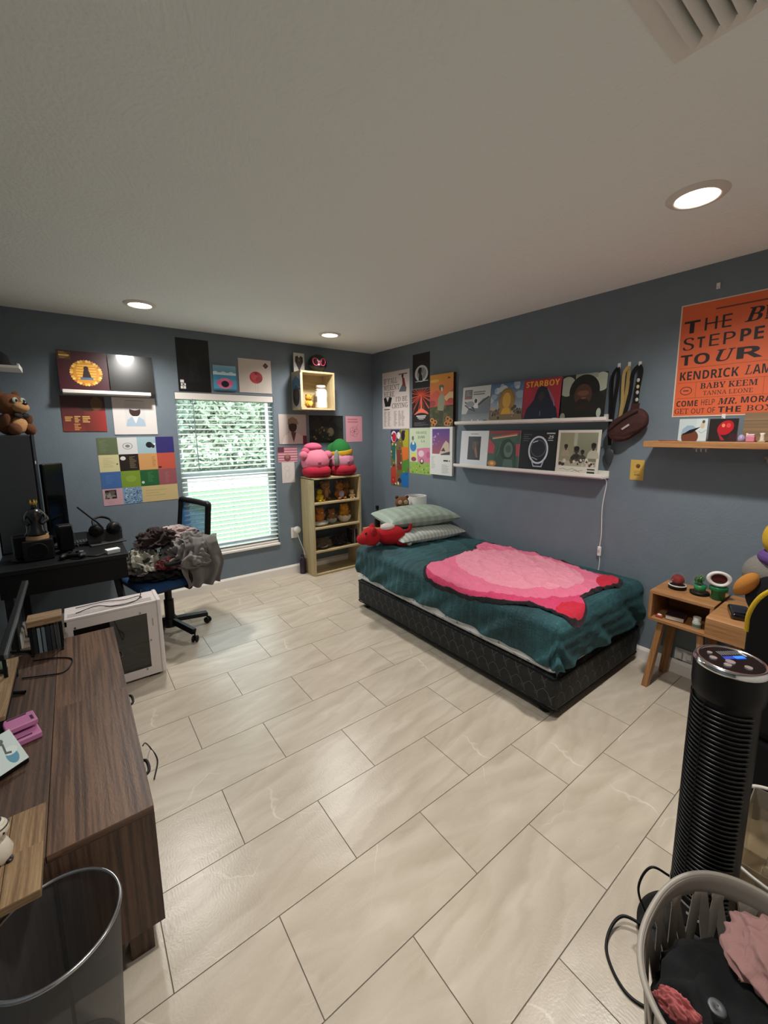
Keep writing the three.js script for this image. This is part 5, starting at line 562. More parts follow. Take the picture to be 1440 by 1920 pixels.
// ---------- left corner: tower, bear, desk things ----------
{
  const t = thing('storage_tower', 'tall dark grey storage tower standing on the black desk', 'cabinet', [-3.24, 0.745, 0.36]); const gm = M('#2f3335', 0.55); part(t, 'body', bb(-0.115, 0.10, 0, 0.785, -0.12, 0.135, 0.004), gm); part(t, 'door', bb(-0.112, 0.097, 0.006, 0.779, 0.136, 0.147, 0.002), M('#34383a', 0.5)); part(t, 'edge_strip', bb(0.101, 0.107, 0.0, 0.785, -0.1, 0.147), blackPlastic); part(t, 'catch', box(0.006, 0.02, 0.01, 0.11, 0.6, 0.14), whitePlastic);
  const b = thing('soft_toy', 'brown plush bear with a black bow tie on top of the grey tower', 'soft toy', [-3.235, 1.53, 0.38], 0.9), br = plushMat('#6b4022'), tan = plushMat('#b98a5a'); part(b, 'body', ell(0.085, 0.075, 0.075, 0, 0.07, 0), br); part(b, 'tummy', ell(0.055, 0.055, 0.03, 0, 0.065, 0.058), tan); part(b, 'head', ell(0.08, 0.075, 0.072, 0, 0.198, 0.01), br); part(b, 'snout', ell(0.05, 0.035, 0.042, 0, 0.18, 0.08), tan); part(b, 'nose', ell(0.016, 0.012, 0.01, 0, 0.205, 0.115), dark); part(b, 'bow_tie', [ell(0.03, 0.018, 0.012, -0.026, 0.128, 0.082), ell(0.03, 0.018, 0.012, 0.026, 0.128, 0.082)], M('#0d0d0e', 0.9)); for (const k of [-1, 1]) { part(b, 'ear', ell(0.026, 0.026, 0.016, k * 0.06, 0.265, 0.0), br); part(b, 'foot', ell(0.035, 0.04, 0.036, k * 0.055, 0.035, 0.075), br); part(b, 'arm', ell(0.025, 0.05, 0.025, k * 0.085, 0.09, 0.04, [0.5, 0, 0]), br); part(b, 'eye_patch', ell(0.02, 0.02, 0.01, k * 0.028, 0.225, 0.074), plushMat('#b9c4b4')); part(b, 'eye', ell(0.008, 0.009, 0.006, k * 0.028, 0.225, 0.084), dark); }
  const m = thing('monitor', 'slim black monitor on a foot beside the grey storage tower', 'monitor', [-3.045, 0.745, 0.42], 0.75); part(m, 'housing', bb(-0.075, 0.075, 0.06, 0.585, -0.03, 0.0, 0.008), blackPlastic); part(m, 'screen', bb(-0.068, 0.068, 0.07, 0.575, 0.0, 0.002), blackGloss); part(m, 'post', bb(-0.02, 0.02, 0.0, 0.3, -0.05, -0.03), blackPlastic); part(m, 'foot', bb(-0.09, 0.09, 0, 0.012, -0.08, 0.06, 0.004), blackPlastic);
  const f = thing('figurine', 'black ornamental figurine with a gold crown on a tan six-sided base', 'figurine', [-3.155, 0.875, 0.74]); const fm = M('#141415', 0.28); part(f, 'plinth', cyl(0.062, 0.066, 0.022, 0, 0.011, 0, 6), M('#9a7a55', 0.6)); part(f, 'robe', lathe([[0, 0.022], [0.045, 0.022], [0.05, 0.035], [0.036, 0.06], [0.032, 0.1], [0.04, 0.14], [0.045, 0.165], [0.03, 0.185], [0.014, 0.195], [0, 0.197]], 28), fm); part(f, 'head', ell(0.017, 0.022, 0.018, 0, 0.212, 0), fm); part(f, 'crown', [cyl(0.018, 0.016, 0.012, 0, 0.226, 0, 16)].concat([0, 1, 2, 3, 4].map(k => new THREE.ConeGeometry(0.006, 0.022, 6).translate(0.016 * Math.cos(k * 1.257), 0.242, 0.016 * Math.sin(k * 1.257)))), M('#b98f3a', 0.3, { metalness: 0.9 })); for (const k of [-1, 1]) { part(f, 'arm', tube([[k * 0.04, 0.16, 0], [k * 0.058, 0.12, 0.02], [k * 0.03, 0.1, 0.045]], 0.01, 16), fm); part(f, 'trim', tube([[k * 0.03, 0.185, 0.02], [k * 0.05, 0.15, 0.02], [k * 0.045, 0.06, 0.03], [k * 0.06, 0.03, 0.02]], 0.002, 20, 5), M('#8c8a84', 0.4)); }
  const s = thing('speaker_block', 'black desktop speaker carrying the crowned figurine', 'speaker', [-3.155, 0.745, 0.74]); part(s, 'cabinet', box(0.15, 0.13, 0.14, 0, 0.065, 0, 0.006), blackPlastic); part(s, 'driver', lathe([[0.045, 0], [0.05, 0.006], [0.042, 0.008], [0.02, 0.0], [0, 0.004]], 28).rotateX(Math.PI / 2).translate(0, 0.065, 0.07), blackMatte);
  for (const [x, z, h, l] of [[-3.24, 0.72, 0.16, 'narrow black speaker left of the crowned figurine'], [-3.02, 0.68, 0.19, 'narrow black speaker right of the crowned figurine']]) { const k = thing('desk_speaker', l, 'speaker', [x, 0.745, z], 0.2); part(k, 'cabinet', bb(-0.04, 0.04, 0.02, h, -0.045, 0.045, 0.008), blackPlastic); part(k, 'grille', bb(-0.034, 0.034, 0.03, h - 0.01, 0.045, 0.049, 0.002), blackMatte); part(k, 'stand', lathe([[0, 0], [0.055, 0], [0.058, 0.006], [0.03, 0.016], [0.02, 0.024], [0, 0.024]], 24), blackPlastic); part(k, 'trim', tube([[0.03, h, 0.05], [0.045, h * 0.5, 0.05], [0.06, 0.02, 0.05]], 0.002, 16, 5), steel); }
  const hs = thing('headset', 'black headset with a raised microphone boom resting on a stand', 'headset', [-2.79, 0.745, 0.55], 0.2); part(hs, 'stand_panel', bb(-0.11, 0.11, 0, 0.1, -0.02, -0.01, 0.004), M('#2a2a2b', 0.5)); part(hs, 'stand_foot', bb(-0.11, 0.11, 0, 0.01, -0.05, 0.07, 0.003), M('#2a2a2b', 0.5)); for (const k of [-1, 1]) { const c = part(hs, 'ear_cup', lathe([[0, 0], [0.04, 0], [0.045, 0.01], [0.04, 0.03], [0.02, 0.036], [0, 0.034]], 28).rotateX(Math.PI / 2).rotateY(k * 0.4).translate(k * 0.055, 0.1, 0.0), blackPlastic); part(c, 'ear_pad', new THREE.TorusGeometry(0.033, 0.013, 10, 28).rotateY(k * 0.4).translate(k * 0.05, 0.1, -0.012), blackMatte); } part(hs, 'headband', tube([[-0.058, 0.11, 0], [-0.05, 0.16, -0.08], [0, 0.175, -0.12], [0.05, 0.16, -0.08], [0.058, 0.11, 0]], 0.009, 40), blackPlastic); part(hs, 'boom', tube([[-0.02, 0.08, 0.03], [-0.035, 0.14, 0.03], [-0.09, 0.21, 0.02], [-0.15, 0.285, 0.0]], 0.006, 24), blackPlastic);
  const kb = thing('keyboard', 'black keyboard lying at the back of the desk', 'keyboard', [-2.96, 0.745, 0.5], 0.1); part(kb, 'tray', box(0.3, 0.018, 0.11, 0, 0.01, 0, 0.004), blackPlastic); const kg = box(0.017, 0.008, 0.017, 0, 0.023, 0, 0.002); for (let r = 0; r < 5; r++) for (let c = 0; c < 15; c++) { const q = part(kb, 'key', kg, M('#1b1c1d', 0.5)); q.position.set(-0.133 + c * 0.019, 0, -0.038 + r * 0.019); if (r + c) q.material = kb.children[1].material; }
  const ad = thing('small_box', 'small white flat box near the desk front edge', 'box', [-2.775, 0.745, 0.89], 0.25); part(ad, 'base', box(0.075, 0.02, 0.05, 0, 0.01, 0, 0.003), M('#d9dadb', 0.5)); part(ad, 'lid', box(0.078, 0.008, 0.053, 0, 0.023, 0, 0.002), M('#e6e7e8', 0.45));
  tag(part(scene, 'cable', tube([[-2.82, 0.75, 0.9], [-2.87, 0.75, 0.93], [-2.92, 0.75, 0.9], [-2.96, 0.75, 0.93], [-3.0, 0.75, 0.9]], 0.004, 30), blackPlastic), 'short dark cable running from the white box across the desk edge', 'cable');
  const w = thing('game_controller', 'black game controller lying on the desk by the figurine', 'controller', [-2.98, 0.745, 0.86], -0.3); part(w, 'body', [box(0.1, 0.028, 0.055, 0, 0.018, 0, 0.012), ell(0.02, 0.018, 0.04, -0.05, 0.018, 0.025), ell(0.02, 0.018, 0.04, 0.05, 0.018, 0.025)], blackPlastic); for (const k of [-1, 1]) part(w, 'thumb_stick', cyl(0.009, 0.007, 0.012, k * 0.02, 0.037, 0.008, 16), blackMatte); part(w, 'button', [0, 1, 2, 3].map(k => cyl(0.004, 0.004, 0.004, 0.038 + 0.008 * Math.cos(k * 1.571), 0.034, -0.008 + 0.008 * Math.sin(k * 1.571), 10)), M('#b8b8ba', 0.3));
  const sh = thing('corner_shelf', 'small white corner shelf high on the left wall', 'shelf', [XL, 1.95, 0.42]); part(sh, 'board', bb(0.0005, 0.215, 0, 0.016, -0.13, 0.13, 0.002), whitePaint); part(sh, 'lip', bb(0.205, 0.215, 0.016, 0.03, -0.13, 0.13), whitePaint); part(sh, 'bracket', bar([0.006, -0.13, 0], [0.1, 0, 0], 0.012), whitePaint);
  const cp = thing('cap', 'black cap lying on the white corner shelf', 'cap', [XL + 0.09, 1.966, 0.42], 0.3); part(cp, 'crown', lathe([[0.075, 0], [0.08, 0.02], [0.07, 0.07], [0.04, 0.1], [0, 0.108]], 28), M('#0d0d0f', 0.95)); part(cp, 'brim', ell(0.062, 0.006, 0.06, 0.02, 0.006, 0.07), M('#0d0d0f', 0.95));
}
// things on the credenza
{
  const pk = thing('game_console', 'pink folding handheld console on the credenza', 'console', [-3.16, 0.5, 2.335], 0.25), pm = M('#b46f98', 0.4), pd = M('#3a1a30', 0.4); part(pk, 'lower_half', box(0.085, 0.022, 0.085, 0, 0.011, 0.03, 0.005), pm); part(pk, 'upper_half', box(0.085, 0.02, 0.075, 0, 0.042, -0.005, 0.005), pm); part(pk, 'hinge', [cyl(0.008, 0.008, 0.08, 0, 0.03, -0.042, 16).rotateX(0)].map(g => g), pd); part(pk, 'slot', [bb(-0.03, 0.022, 0.05, 0.0525, -0.036, -0.028), bb(-0.03, 0.018, 0.0215, 0.0228, 0.055, 0.062), bb(0.026, 0.034, 0.05, 0.0525, -0.01, 0.02)], pd); pk.children[2].geometry.rotateZ(Math.PI / 2).translate(0.03, 0.03, 0);
  const d = thing('display_stand', 'black stand holding a pale printed card with blue shape on the credenza', 'display stand', [-3.195, 0.5, 2.5], 0.55); part(d, 'base', box(0.1, 0.016, 0.09, 0, 0.008, 0, 0.004), blackPlastic); part(d, 'rest', bar([0, 0.016, -0.035], [0, 0.1, -0.02], 0.05, 0.012), blackPlastic);
  const ct = canvasTex(256, 256, (c, w, h) => pen(c, w, h).rect(0, 0, 1, 1, '#b9c6c2').ell(0.66, 0.7, 0.17, 0.22, '#3f7f99').ell(0.7, 0.55, 0.2, 0.12, '#c6d0cc').poly([[0.45, 0.2], [0.6, 0.3], [0.55, 0.55], [0.7, 0.6]], '#33403f', 0.06).ell(0.55, 0.2, 0.12, 0.08, '#3d4a48').lines(0.1, 0.2, 0.25, 5, 0.07, '#4d5957', 0.035, 3)); const cm = part(scene, 'card', box(0.085, 0.11, 0.006), [...Array(4).fill(M('#c9cdc8', 0.6)), M('#ffffff', 0.4, { map: ct }), M('#c9cdc8', 0.6)]); cm.position.set(-3.185, 0.565, 2.52); cm.rotation.set(-0.75, 0.62, 0, 'YXZ'); tag(cm, 'pale printed card with a blue shape leaning on the black stand', 'card');
  const bob = (l, x, z, r, body, stripes) => { const t = thing('bobblehead', l, 'figurine', [x, 0.5222, z], 0.4, 'bobble figures on the wooden board'); const bt = stripes ? canvasTex(64, 256, (c, w, h) => { const p = pen(c, w, h); p.rect(0, 0, 1, 1, '#b09a78'); for (let i = 0; i < 6; i++) p.rect(0, 0.42 + i * 0.07, 1, 0.04, '#171012'); }) : null; part(t, 'body', lathe([[0, 0], [r * 0.75, 0], [r * 0.82, r * 0.2], [r * 0.95, r * 0.8], [r * 0.7, r * 1.6], [r * 0.3, r * 2.0], [0, r * 2.05]], 32), bt ? M('#ffffff', 0.35, { map: bt }) : M(body, 0.35)); part(t, 'head', ell(r * 0.9, r * 0.85, r * 0.9, 0, r * 2.75, 0), M(stripes === 2 ? '#b9b5a8' : '#c9bfae', 0.3)); for (const k of [-1, 1]) { part(t, 'eye', ell(r * 0.08, r * 0.1, r * 0.06, k * r * 0.3, r * 2.7, r * 0.87), dark); part(t, 'foot', ell(r * 0.3, r * 0.16, r * 0.42, k * r * 0.4, r * 0.16, r * 0.6), dark); } if (!stripes) part(t, 'cap_stripe', [0, 1, 2].map(i => new THREE.TorusGeometry(r * (0.85 - i * 0.2), r * 0.05, 6, 28).rotateX(Math.PI / 2).translate(0, r * (3.05 + i * 0.22), 0)), dark); return t; };
  bob('small bobble figure with a striped head at the far end of the wooden board', -3.185, 2.83, 0.02, '#3a3437', 0); bob('bobble figure with a plain cream head in the middle of the wooden board', -3.16, 2.90, 0.03, '#c9bfae', 0); bob('larger bobble figure with black stripes round its tan body on the wooden board', -3.195, 2.985, 0.033, '#b09a78', 1);
  const gp = thing('small_plant', 'little green and white ornament on the wooden riser', 'ornament', [-3.232, 0.5825, 1.97]); part(gp, 'pot', lathe([[0, 0], [0.012, 0], [0.014, 0.016], [0, 0.016]], 16), M('#1d2220', 0.5)); part(gp, 'dome', ell(0.014, 0.014, 0.014, 0, 0.027, 0), M('#a9c4a4', 0.6));
}
// ---------- clothes on the chair ----------
function heap(label, c, pos, r, seed, ry = 0, amp = 0.3, tex) { const m = tag(part(scene, 'garment', crumple(...r, seed, amp), tex ? clothMat('#ffffff', { map: tex }) : clothMat(c)), label, 'clothing'); m.position.set(...pos); m.rotation.y = ry; return m; }
const camo = canvasTex(256, 256, (c, w, h) => pen(c, w, h).rect(0, 0, 1, 1, '#8f8c80').dots(120, 4, ['#5c5a4e', '#b9b6a8', '#3a3934'], 0.04));
heap('pale patterned garment hanging from the left side of the chair pile', '#8f8c80', [-2.60, 0.60, 0.86], [0.1, 0.13, 0.12], 3, 0.2, 0.3, camo);
heap('grey crumpled shirt draped over the right of the chair pile', '#75706c', [-2.32, 0.62, 0.90], [0.17, 0.17, 0.17], 11, 0.4, 0.32);
heap('black crumpled trousers under the clothes pile on the chair seat', '#141416', [-2.46, 0.54, 0.80], [0.2, 0.1, 0.2], 17);
heap('dark brown crumpled garment on top of the clothes pile', '#2a1c19', [-2.50, 0.76, 0.82], [0.12, 0.085, 0.11], 23, 0.7, 0.4);
heap('pinkish grey garment at the back of the clothes pile', '#9c8a86', [-2.36, 0.76, 0.72], [0.14, 0.07, 0.12], 29, 0.3, 0.3);
heap('dark red garment tucked under the chair armrest', '#5c1f26', [-2.45, 0.61, 0.97], [0.08, 0.05, 0.07], 37, 0.1, 0.4);
{ // grey sleeve sheet falling over the side of the seat
  const g = shell(40, 50, (u, v) => { const a = v * 0.42, x = -2.38 + 0.26 * u + 0.02 * Math.sin(v * 8 + u * 3), d = Math.max(0, a - 0.06), z = 0.93 + Math.min(a, 0.1) + 0.025 * Math.sin(u * 16 + v * 3) * smooth(0.1, 0.5, v) + 0.02 * noise(u * 5, v * 5, 2); return [x, 0.78 - d * 0.95 + 0.012 * noise(u * 6, v * 4, 1), z]; }, 0.004);
  tag(part(scene, 'garment', g, clothMat('#6c6764')), 'grey shirt sleeve hanging down the front of the clothes pile', 'clothing');
}
// ---------- hanging lanyards, waist bag, visor ----------
{
  const strap = (n, pts, w, mat, parent) => part(parent, n, gridGeo(60, 1, (() => { const c = new THREE.CatmullRomCurve3(pts.map(p => V(...p))); return (u, v) => { const p = c.getPoint(u), t = c.getTangent(u), s = V(0, t.z, -t.y).normalize(); return [p.x, p.y + s.y * w * (v - 0.5), p.z + s.z * w * (v - 0.5)]; }; })()), mat);
  const dbl = c => clothMat(c, { side: THREE.DoubleSide });
  const a = thing('lanyard', 'long black lanyard hanging left of the waist bag', 'lanyard', [0, 0, 0]); strap('strap', [[-0.014, 1.94, 2.825], [-0.03, 1.9, 2.806], [-0.026, 1.7, 2.803], [-0.02, 1.5, 2.8], [-0.03, 1.43, 2.812]], 0.02, dbl('#0d0d0f'), a); strap('strap', [[-0.014, 1.94, 2.825], [-0.026, 1.88, 2.838], [-0.02, 1.7, 2.82], [-0.015, 1.52, 2.808], [-0.03, 1.43, 2.812]], 0.02, dbl('#141417'), a); part(a, 'clip', tube([[-0.03, 1.43, 2.812], [-0.034, 1.41, 2.816], [-0.03, 1.39, 2.812], [-0.026, 1.41, 2.808]], 0.003, 16), steel);
  const b = thing('lanyard', 'tan lanyard hanging from the middle hook', 'lanyard', [0, 0, 0]); strap('strap', [[-0.014, 1.94, 2.889], [-0.032, 1.9, 2.874], [-0.03, 1.7, 2.872], [-0.026, 1.6, 2.862]], 0.02, dbl('#b3985f'), b); strap('strap', [[-0.014, 1.94, 2.889], [-0.03, 1.88, 2.9], [-0.028, 1.7, 2.886], [-0.026, 1.6, 2.862], [-0.02, 1.48, 2.822]], 0.022, dbl('#a68b54'), b); part(b, 'clip', tube([[-0.02, 1.48, 2.822], [-0.024, 1.46, 2.826], [-0.02, 1.44, 2.822]], 0.003, 12), steel);
  const c = thing('waist_bag', 'maroon brown waist bag hanging from the third hook', 'bag', [0, 0, 0]), bg = M('#3d1c18', 0.8, { bumpMap: rep(fineBump, 3, 3), bumpScale: 0.003 });
  strap('strap', [[-0.016, 1.935, 2.953], [-0.04, 1.9, 2.975], [-0.05, 1.78, 2.968], [-0.05, 1.7, 2.965]], 0.03, dbl('#111113'), c); strap('strap', [[-0.016, 1.935, 2.953], [-0.03, 1.9, 2.93], [-0.03, 1.75, 2.915], [-0.035, 1.6, 2.885], [-0.04, 1.52, 2.85]], 0.026, dbl('#111113'), c); strap('strap', [[-0.05, 1.70, 2.965], [-0.055, 1.66, 2.962], [-0.06, 1.62, 2.955]], 0.05, dbl('#3d1c18'), c);
  const g = gridGeo(48, 28, (u, v) => { const th = u * 6.2832, ph = v * Math.PI, sx = Math.sign(Math.cos(th)) * Math.pow(Math.abs(Math.cos(th)), 0.6), sy = Math.sign(Math.sin(th)) * Math.pow(Math.abs(Math.sin(th)), 0.7), k = Math.pow(Math.sin(ph), 0.55); return [sx * k * 0.13, Math.cos(ph) * 0.075 + 0.01 * noise(sx * 3, v * 4, 1), sy * k * 0.042 + 0.006 * noise(sx * 5, v * 7, 3)]; }, true);
  const body = part(c, 'pouch', g, bg); body.rotation.set(0, -Math.PI / 2, 0.62, 'YXZ'); body.position.set(-0.06, 1.56, 2.93); part(body, 'zip', tube([[-0.11, 0.03, 0.043], [0, 0.038, 0.05], [0.11, 0.03, 0.043]], 0.004, 20, 6), M('#150c0b', 0.5)); const tl = part(body, 'label', box(0.052, 0.012, 0.003, 0, -0.012, 0.047), M('#a8a09a', 0.5));
  strap('bead_tag', [[-0.053, 1.83, 2.972], [-0.053, 1.76, 2.969], [-0.053, 1.7, 2.965]], 0.028, clothMat('#0c0c0c'), c);
  for (const y of [1.84, 1.80, 1.765, 1.72]) part(c, 'charm', ell(0.003, 0.012, 0.009, -0.056, y, 2.971), M(y === 1.80 ? '#c9b47a' : '#b9b5ae', 0.4));
  const v = thing('leather_pouch', 'small dark grey leather pouch hanging under the black lanyard', 'pouch', [-0.03, 1.35, 2.812]); part(v, 'body', gridGeo(24, 16, (p, q) => { const th = p * 6.2832, ph = q * Math.PI, y = Math.cos(ph) * 0.06, k = Math.sin(ph) * (0.7 + 0.3 * Math.cos(ph)); return [Math.sin(th) * k * 0.014, y, Math.cos(th) * k * 0.042]; }), M('#33373a', 0.5)); part(v, 'ring', new THREE.TorusGeometry(0.01, 0.002, 8, 20).rotateY(Math.PI / 2).translate(0, 0.068, 0), steel);
}
// white cord with a switch from the lower ledge
{ const t = thing('cord_switch', 'white light cord with inline switch hanging from the lower ledge', 'cord', [0, 0, 0]); part(t, 'cord', tube([[-0.06, 1.208, 2.77], [-0.05, 1.203, 2.80], [-0.012, 1.18, 2.80], [-0.008, 1.0, 2.782], [-0.008, 0.8, 2.788], [-0.012, 0.7, 2.784], [-0.009, 0.6, 2.789], [-0.012, 0.46, 2.78]], 0.0032, 80), whitePlastic); part(t, 'switch', box(0.016, 0.07, 0.026, -0.014, 0.68, 2.785, 0.007), whitePlastic); part(t, 'rocker', box(0.006, 0.022, 0.01, -0.024, 0.685, 2.785, 0.002), M('#c4c2be', 0.4)); }
{ const t = thing('wall_outlet', 'white outlet with plugs low on the wall under the nightstand', 'outlet', [-0.0005, 0.135, 3.35], -Math.PI / 2); part(t, 'cover_plate', box(0.115, 0.075, 0.006, 0, 0, 0.003, 0.003), whitePlastic); part(t, 'plug', [box(0.03, 0.04, 0.03, -0.025, 0, 0.02, 0.005), box(0.03, 0.035, 0.026, 0.025, 0.004, 0.018, 0.005)], M('#d0cdc8', 0.45)); }
// shelf items
{
  const cd = (l, z, w, h, draw, x = -0.115) => { printed('disc_case', l, 'disc case', 'E', z, 1.4655 + h / 2, w, h, draw, { px: 256, t: 0.009, off: -x, tilt: -0.06, rough: 0.3, coat: 0.5, edge: '#bfc4c6' }); };
  cd('pale disc case with a dark cap and brown face on the wall shelf', 3.305, 0.135, 0.125, p => p.rect(0, 0, 1, 1, '#b9c4c4').rect(0.62, 0.0, 0.38, 1, '#c3cdcd').ell(0.42, 0.82, 0.3, 0.34, '#6b3d2c').poly([[0.1, 0.7], [0.15, 0.45], [0.3, 0.3], [0.5, 0.3], [0.62, 0.42]], '#8fa3b3').poly([[0.08, 0.76], [0.4, 0.5], [0.78, 0.36], [0.5, 0.62]], '#16191c').ell(0.84, 0.3, 0.07, 0.14, '#c3b08f').ell(0.86, 0.14, 0.05, 0.07, '#4d4a44').poly([[0.7, 0.55], [0.82, 0.64], [0.98, 0.5]], '#8f9c8d', 0.02));
  cd('dark disc case with a red rounded shape on the wall shelf', 3.44, 0.125, 0.122, p => p.rect(0, 0, 1, 1, '#2a2421').ell(0.58, 0.4, 0.26, 0.34, '#b3202a', 0.6).ell(0.5, 0.3, 0.06, 0.08, '#e08a5c').ell(0.68, 0.3, 0.08, 0.1, '#d9463f').poly([[0.3, 0.55], [0.45, 0.95], [0.6, 0.95]], '#9c2a3a').rect(0.72, 0.66, 0.28, 0.34, '#3f2228'), -0.1);
  const pl = printed('wooden_plaque', 'plain brown wooden plaque leaning on the wall behind the shelf items', 'plaque', 'E', 3.64, 1.542, 0.26, 0.15, (p, c, w, h) => { p.rect(0, 0, 1, 1, '#7d6140'); const R = rng(5); for (let i = 0; i < 60; i++) p.rect(0, R(), 1, 0.006 + R() * 0.008, R() < 0.5 ? '#6b5236' : '#8d7049'); }, { px: 256, t: 0.012, off: 0.03, tilt: -0.1, edge: '#7d6140' });
  const tr = thing('toy_row', 'little pink toy block on the shelf before the wooden plaque', 'toy', [-0.13, 1.4655, 3.565]); part(tr, 'block', box(0.03, 0.03, 0.035, 0, 0.015, 0, 0.004), M('#c9788c', 0.5)); part(tr, 'cap', box(0.026, 0.01, 0.03, 0, 0.035, 0, 0.003), M('#d9b9bf', 0.5));
  const t2 = thing('glass_ornament', 'little lilac glass ornament beside the pink toy block', 'ornament', [-0.135, 1.4655, 3.528]); part(t2, 'dome', lathe([[0, 0], [0.016, 0], [0.017, 0.02], [0.01, 0.034], [0, 0.038]], 20), P('#9a8fb0', 0.1, { clearcoat: 0.6 })); part(t2, 'post', cyl(0.004, 0.004, 0.045, 0, 0.0225, 0.022, 12), M('#d9d2cc', 0.4));
  const t3 = thing('toy_pillar', 'little cream toy pillar right of the pink toy block', 'toy', [-0.13, 1.4655, 3.61]); part(t3, 'pillar', lathe([[0, 0], [0.012, 0], [0.01, 0.01], [0.008, 0.035], [0.012, 0.045], [0, 0.046]], 16), M('#d3c9b4', 0.5)); part(t3, 'base', box(0.03, 0.006, 0.03, 0, 0.003, 0.0, 0.001), M('#a89a80', 0.5));
  const rc = thing('red_card', 'thin red card lying flat at the left end of the wall shelf', 'card', [-0.11, 1.4655, 3.19], 0.2); part(rc, 'sheet', box(0.07, 0.003, 0.1, 0, 0.0015, 0), M('#7d3028', 0.5)); part(rc, 'print', box(0.05, 0.001, 0.05, 0, 0.0035, 0.01), M('#b3705c', 0.5));
  const clip = thing('claw_clip', 'white hooked clip under the front edge of the wall shelf', 'clip', [-0.175, 1.43, 3.37]); part(clip, 'plate', bb(-0.014, 0.014, -0.004, 0.0, -0.035, 0.035, 0.0015), M('#c9c2ba', 0.5)); part(clip, 'hook', [-0.022, 0, 0.022].map(z => tube([[0, -0.004, z], [-0.004, -0.016, z], [0.008, -0.02, z]], 0.003, 10)), M('#d0cac2', 0.5));
  const sk = thing('wall_hook', 'grey animal head shaped hook on the wall under the shelf', 'hook', [-0.0005, 1.365, 3.645], -Math.PI / 2), gm = M('#8d8782', 0.5); part(sk, 'head', [ell(0.032, 0.027, 0.012, 0, 0, 0.012), ell(0.022, 0.016, 0.012, 0, -0.018, 0.014)], gm); for (const k of [-1, 1]) part(sk, 'ear', ell(0.012, 0.012, 0.008, k * 0.03, 0.016, 0.01), gm); part(sk, 'nose', ell(0.015, 0.011, 0.008, 0, 0.0, 0.022), dark);
}
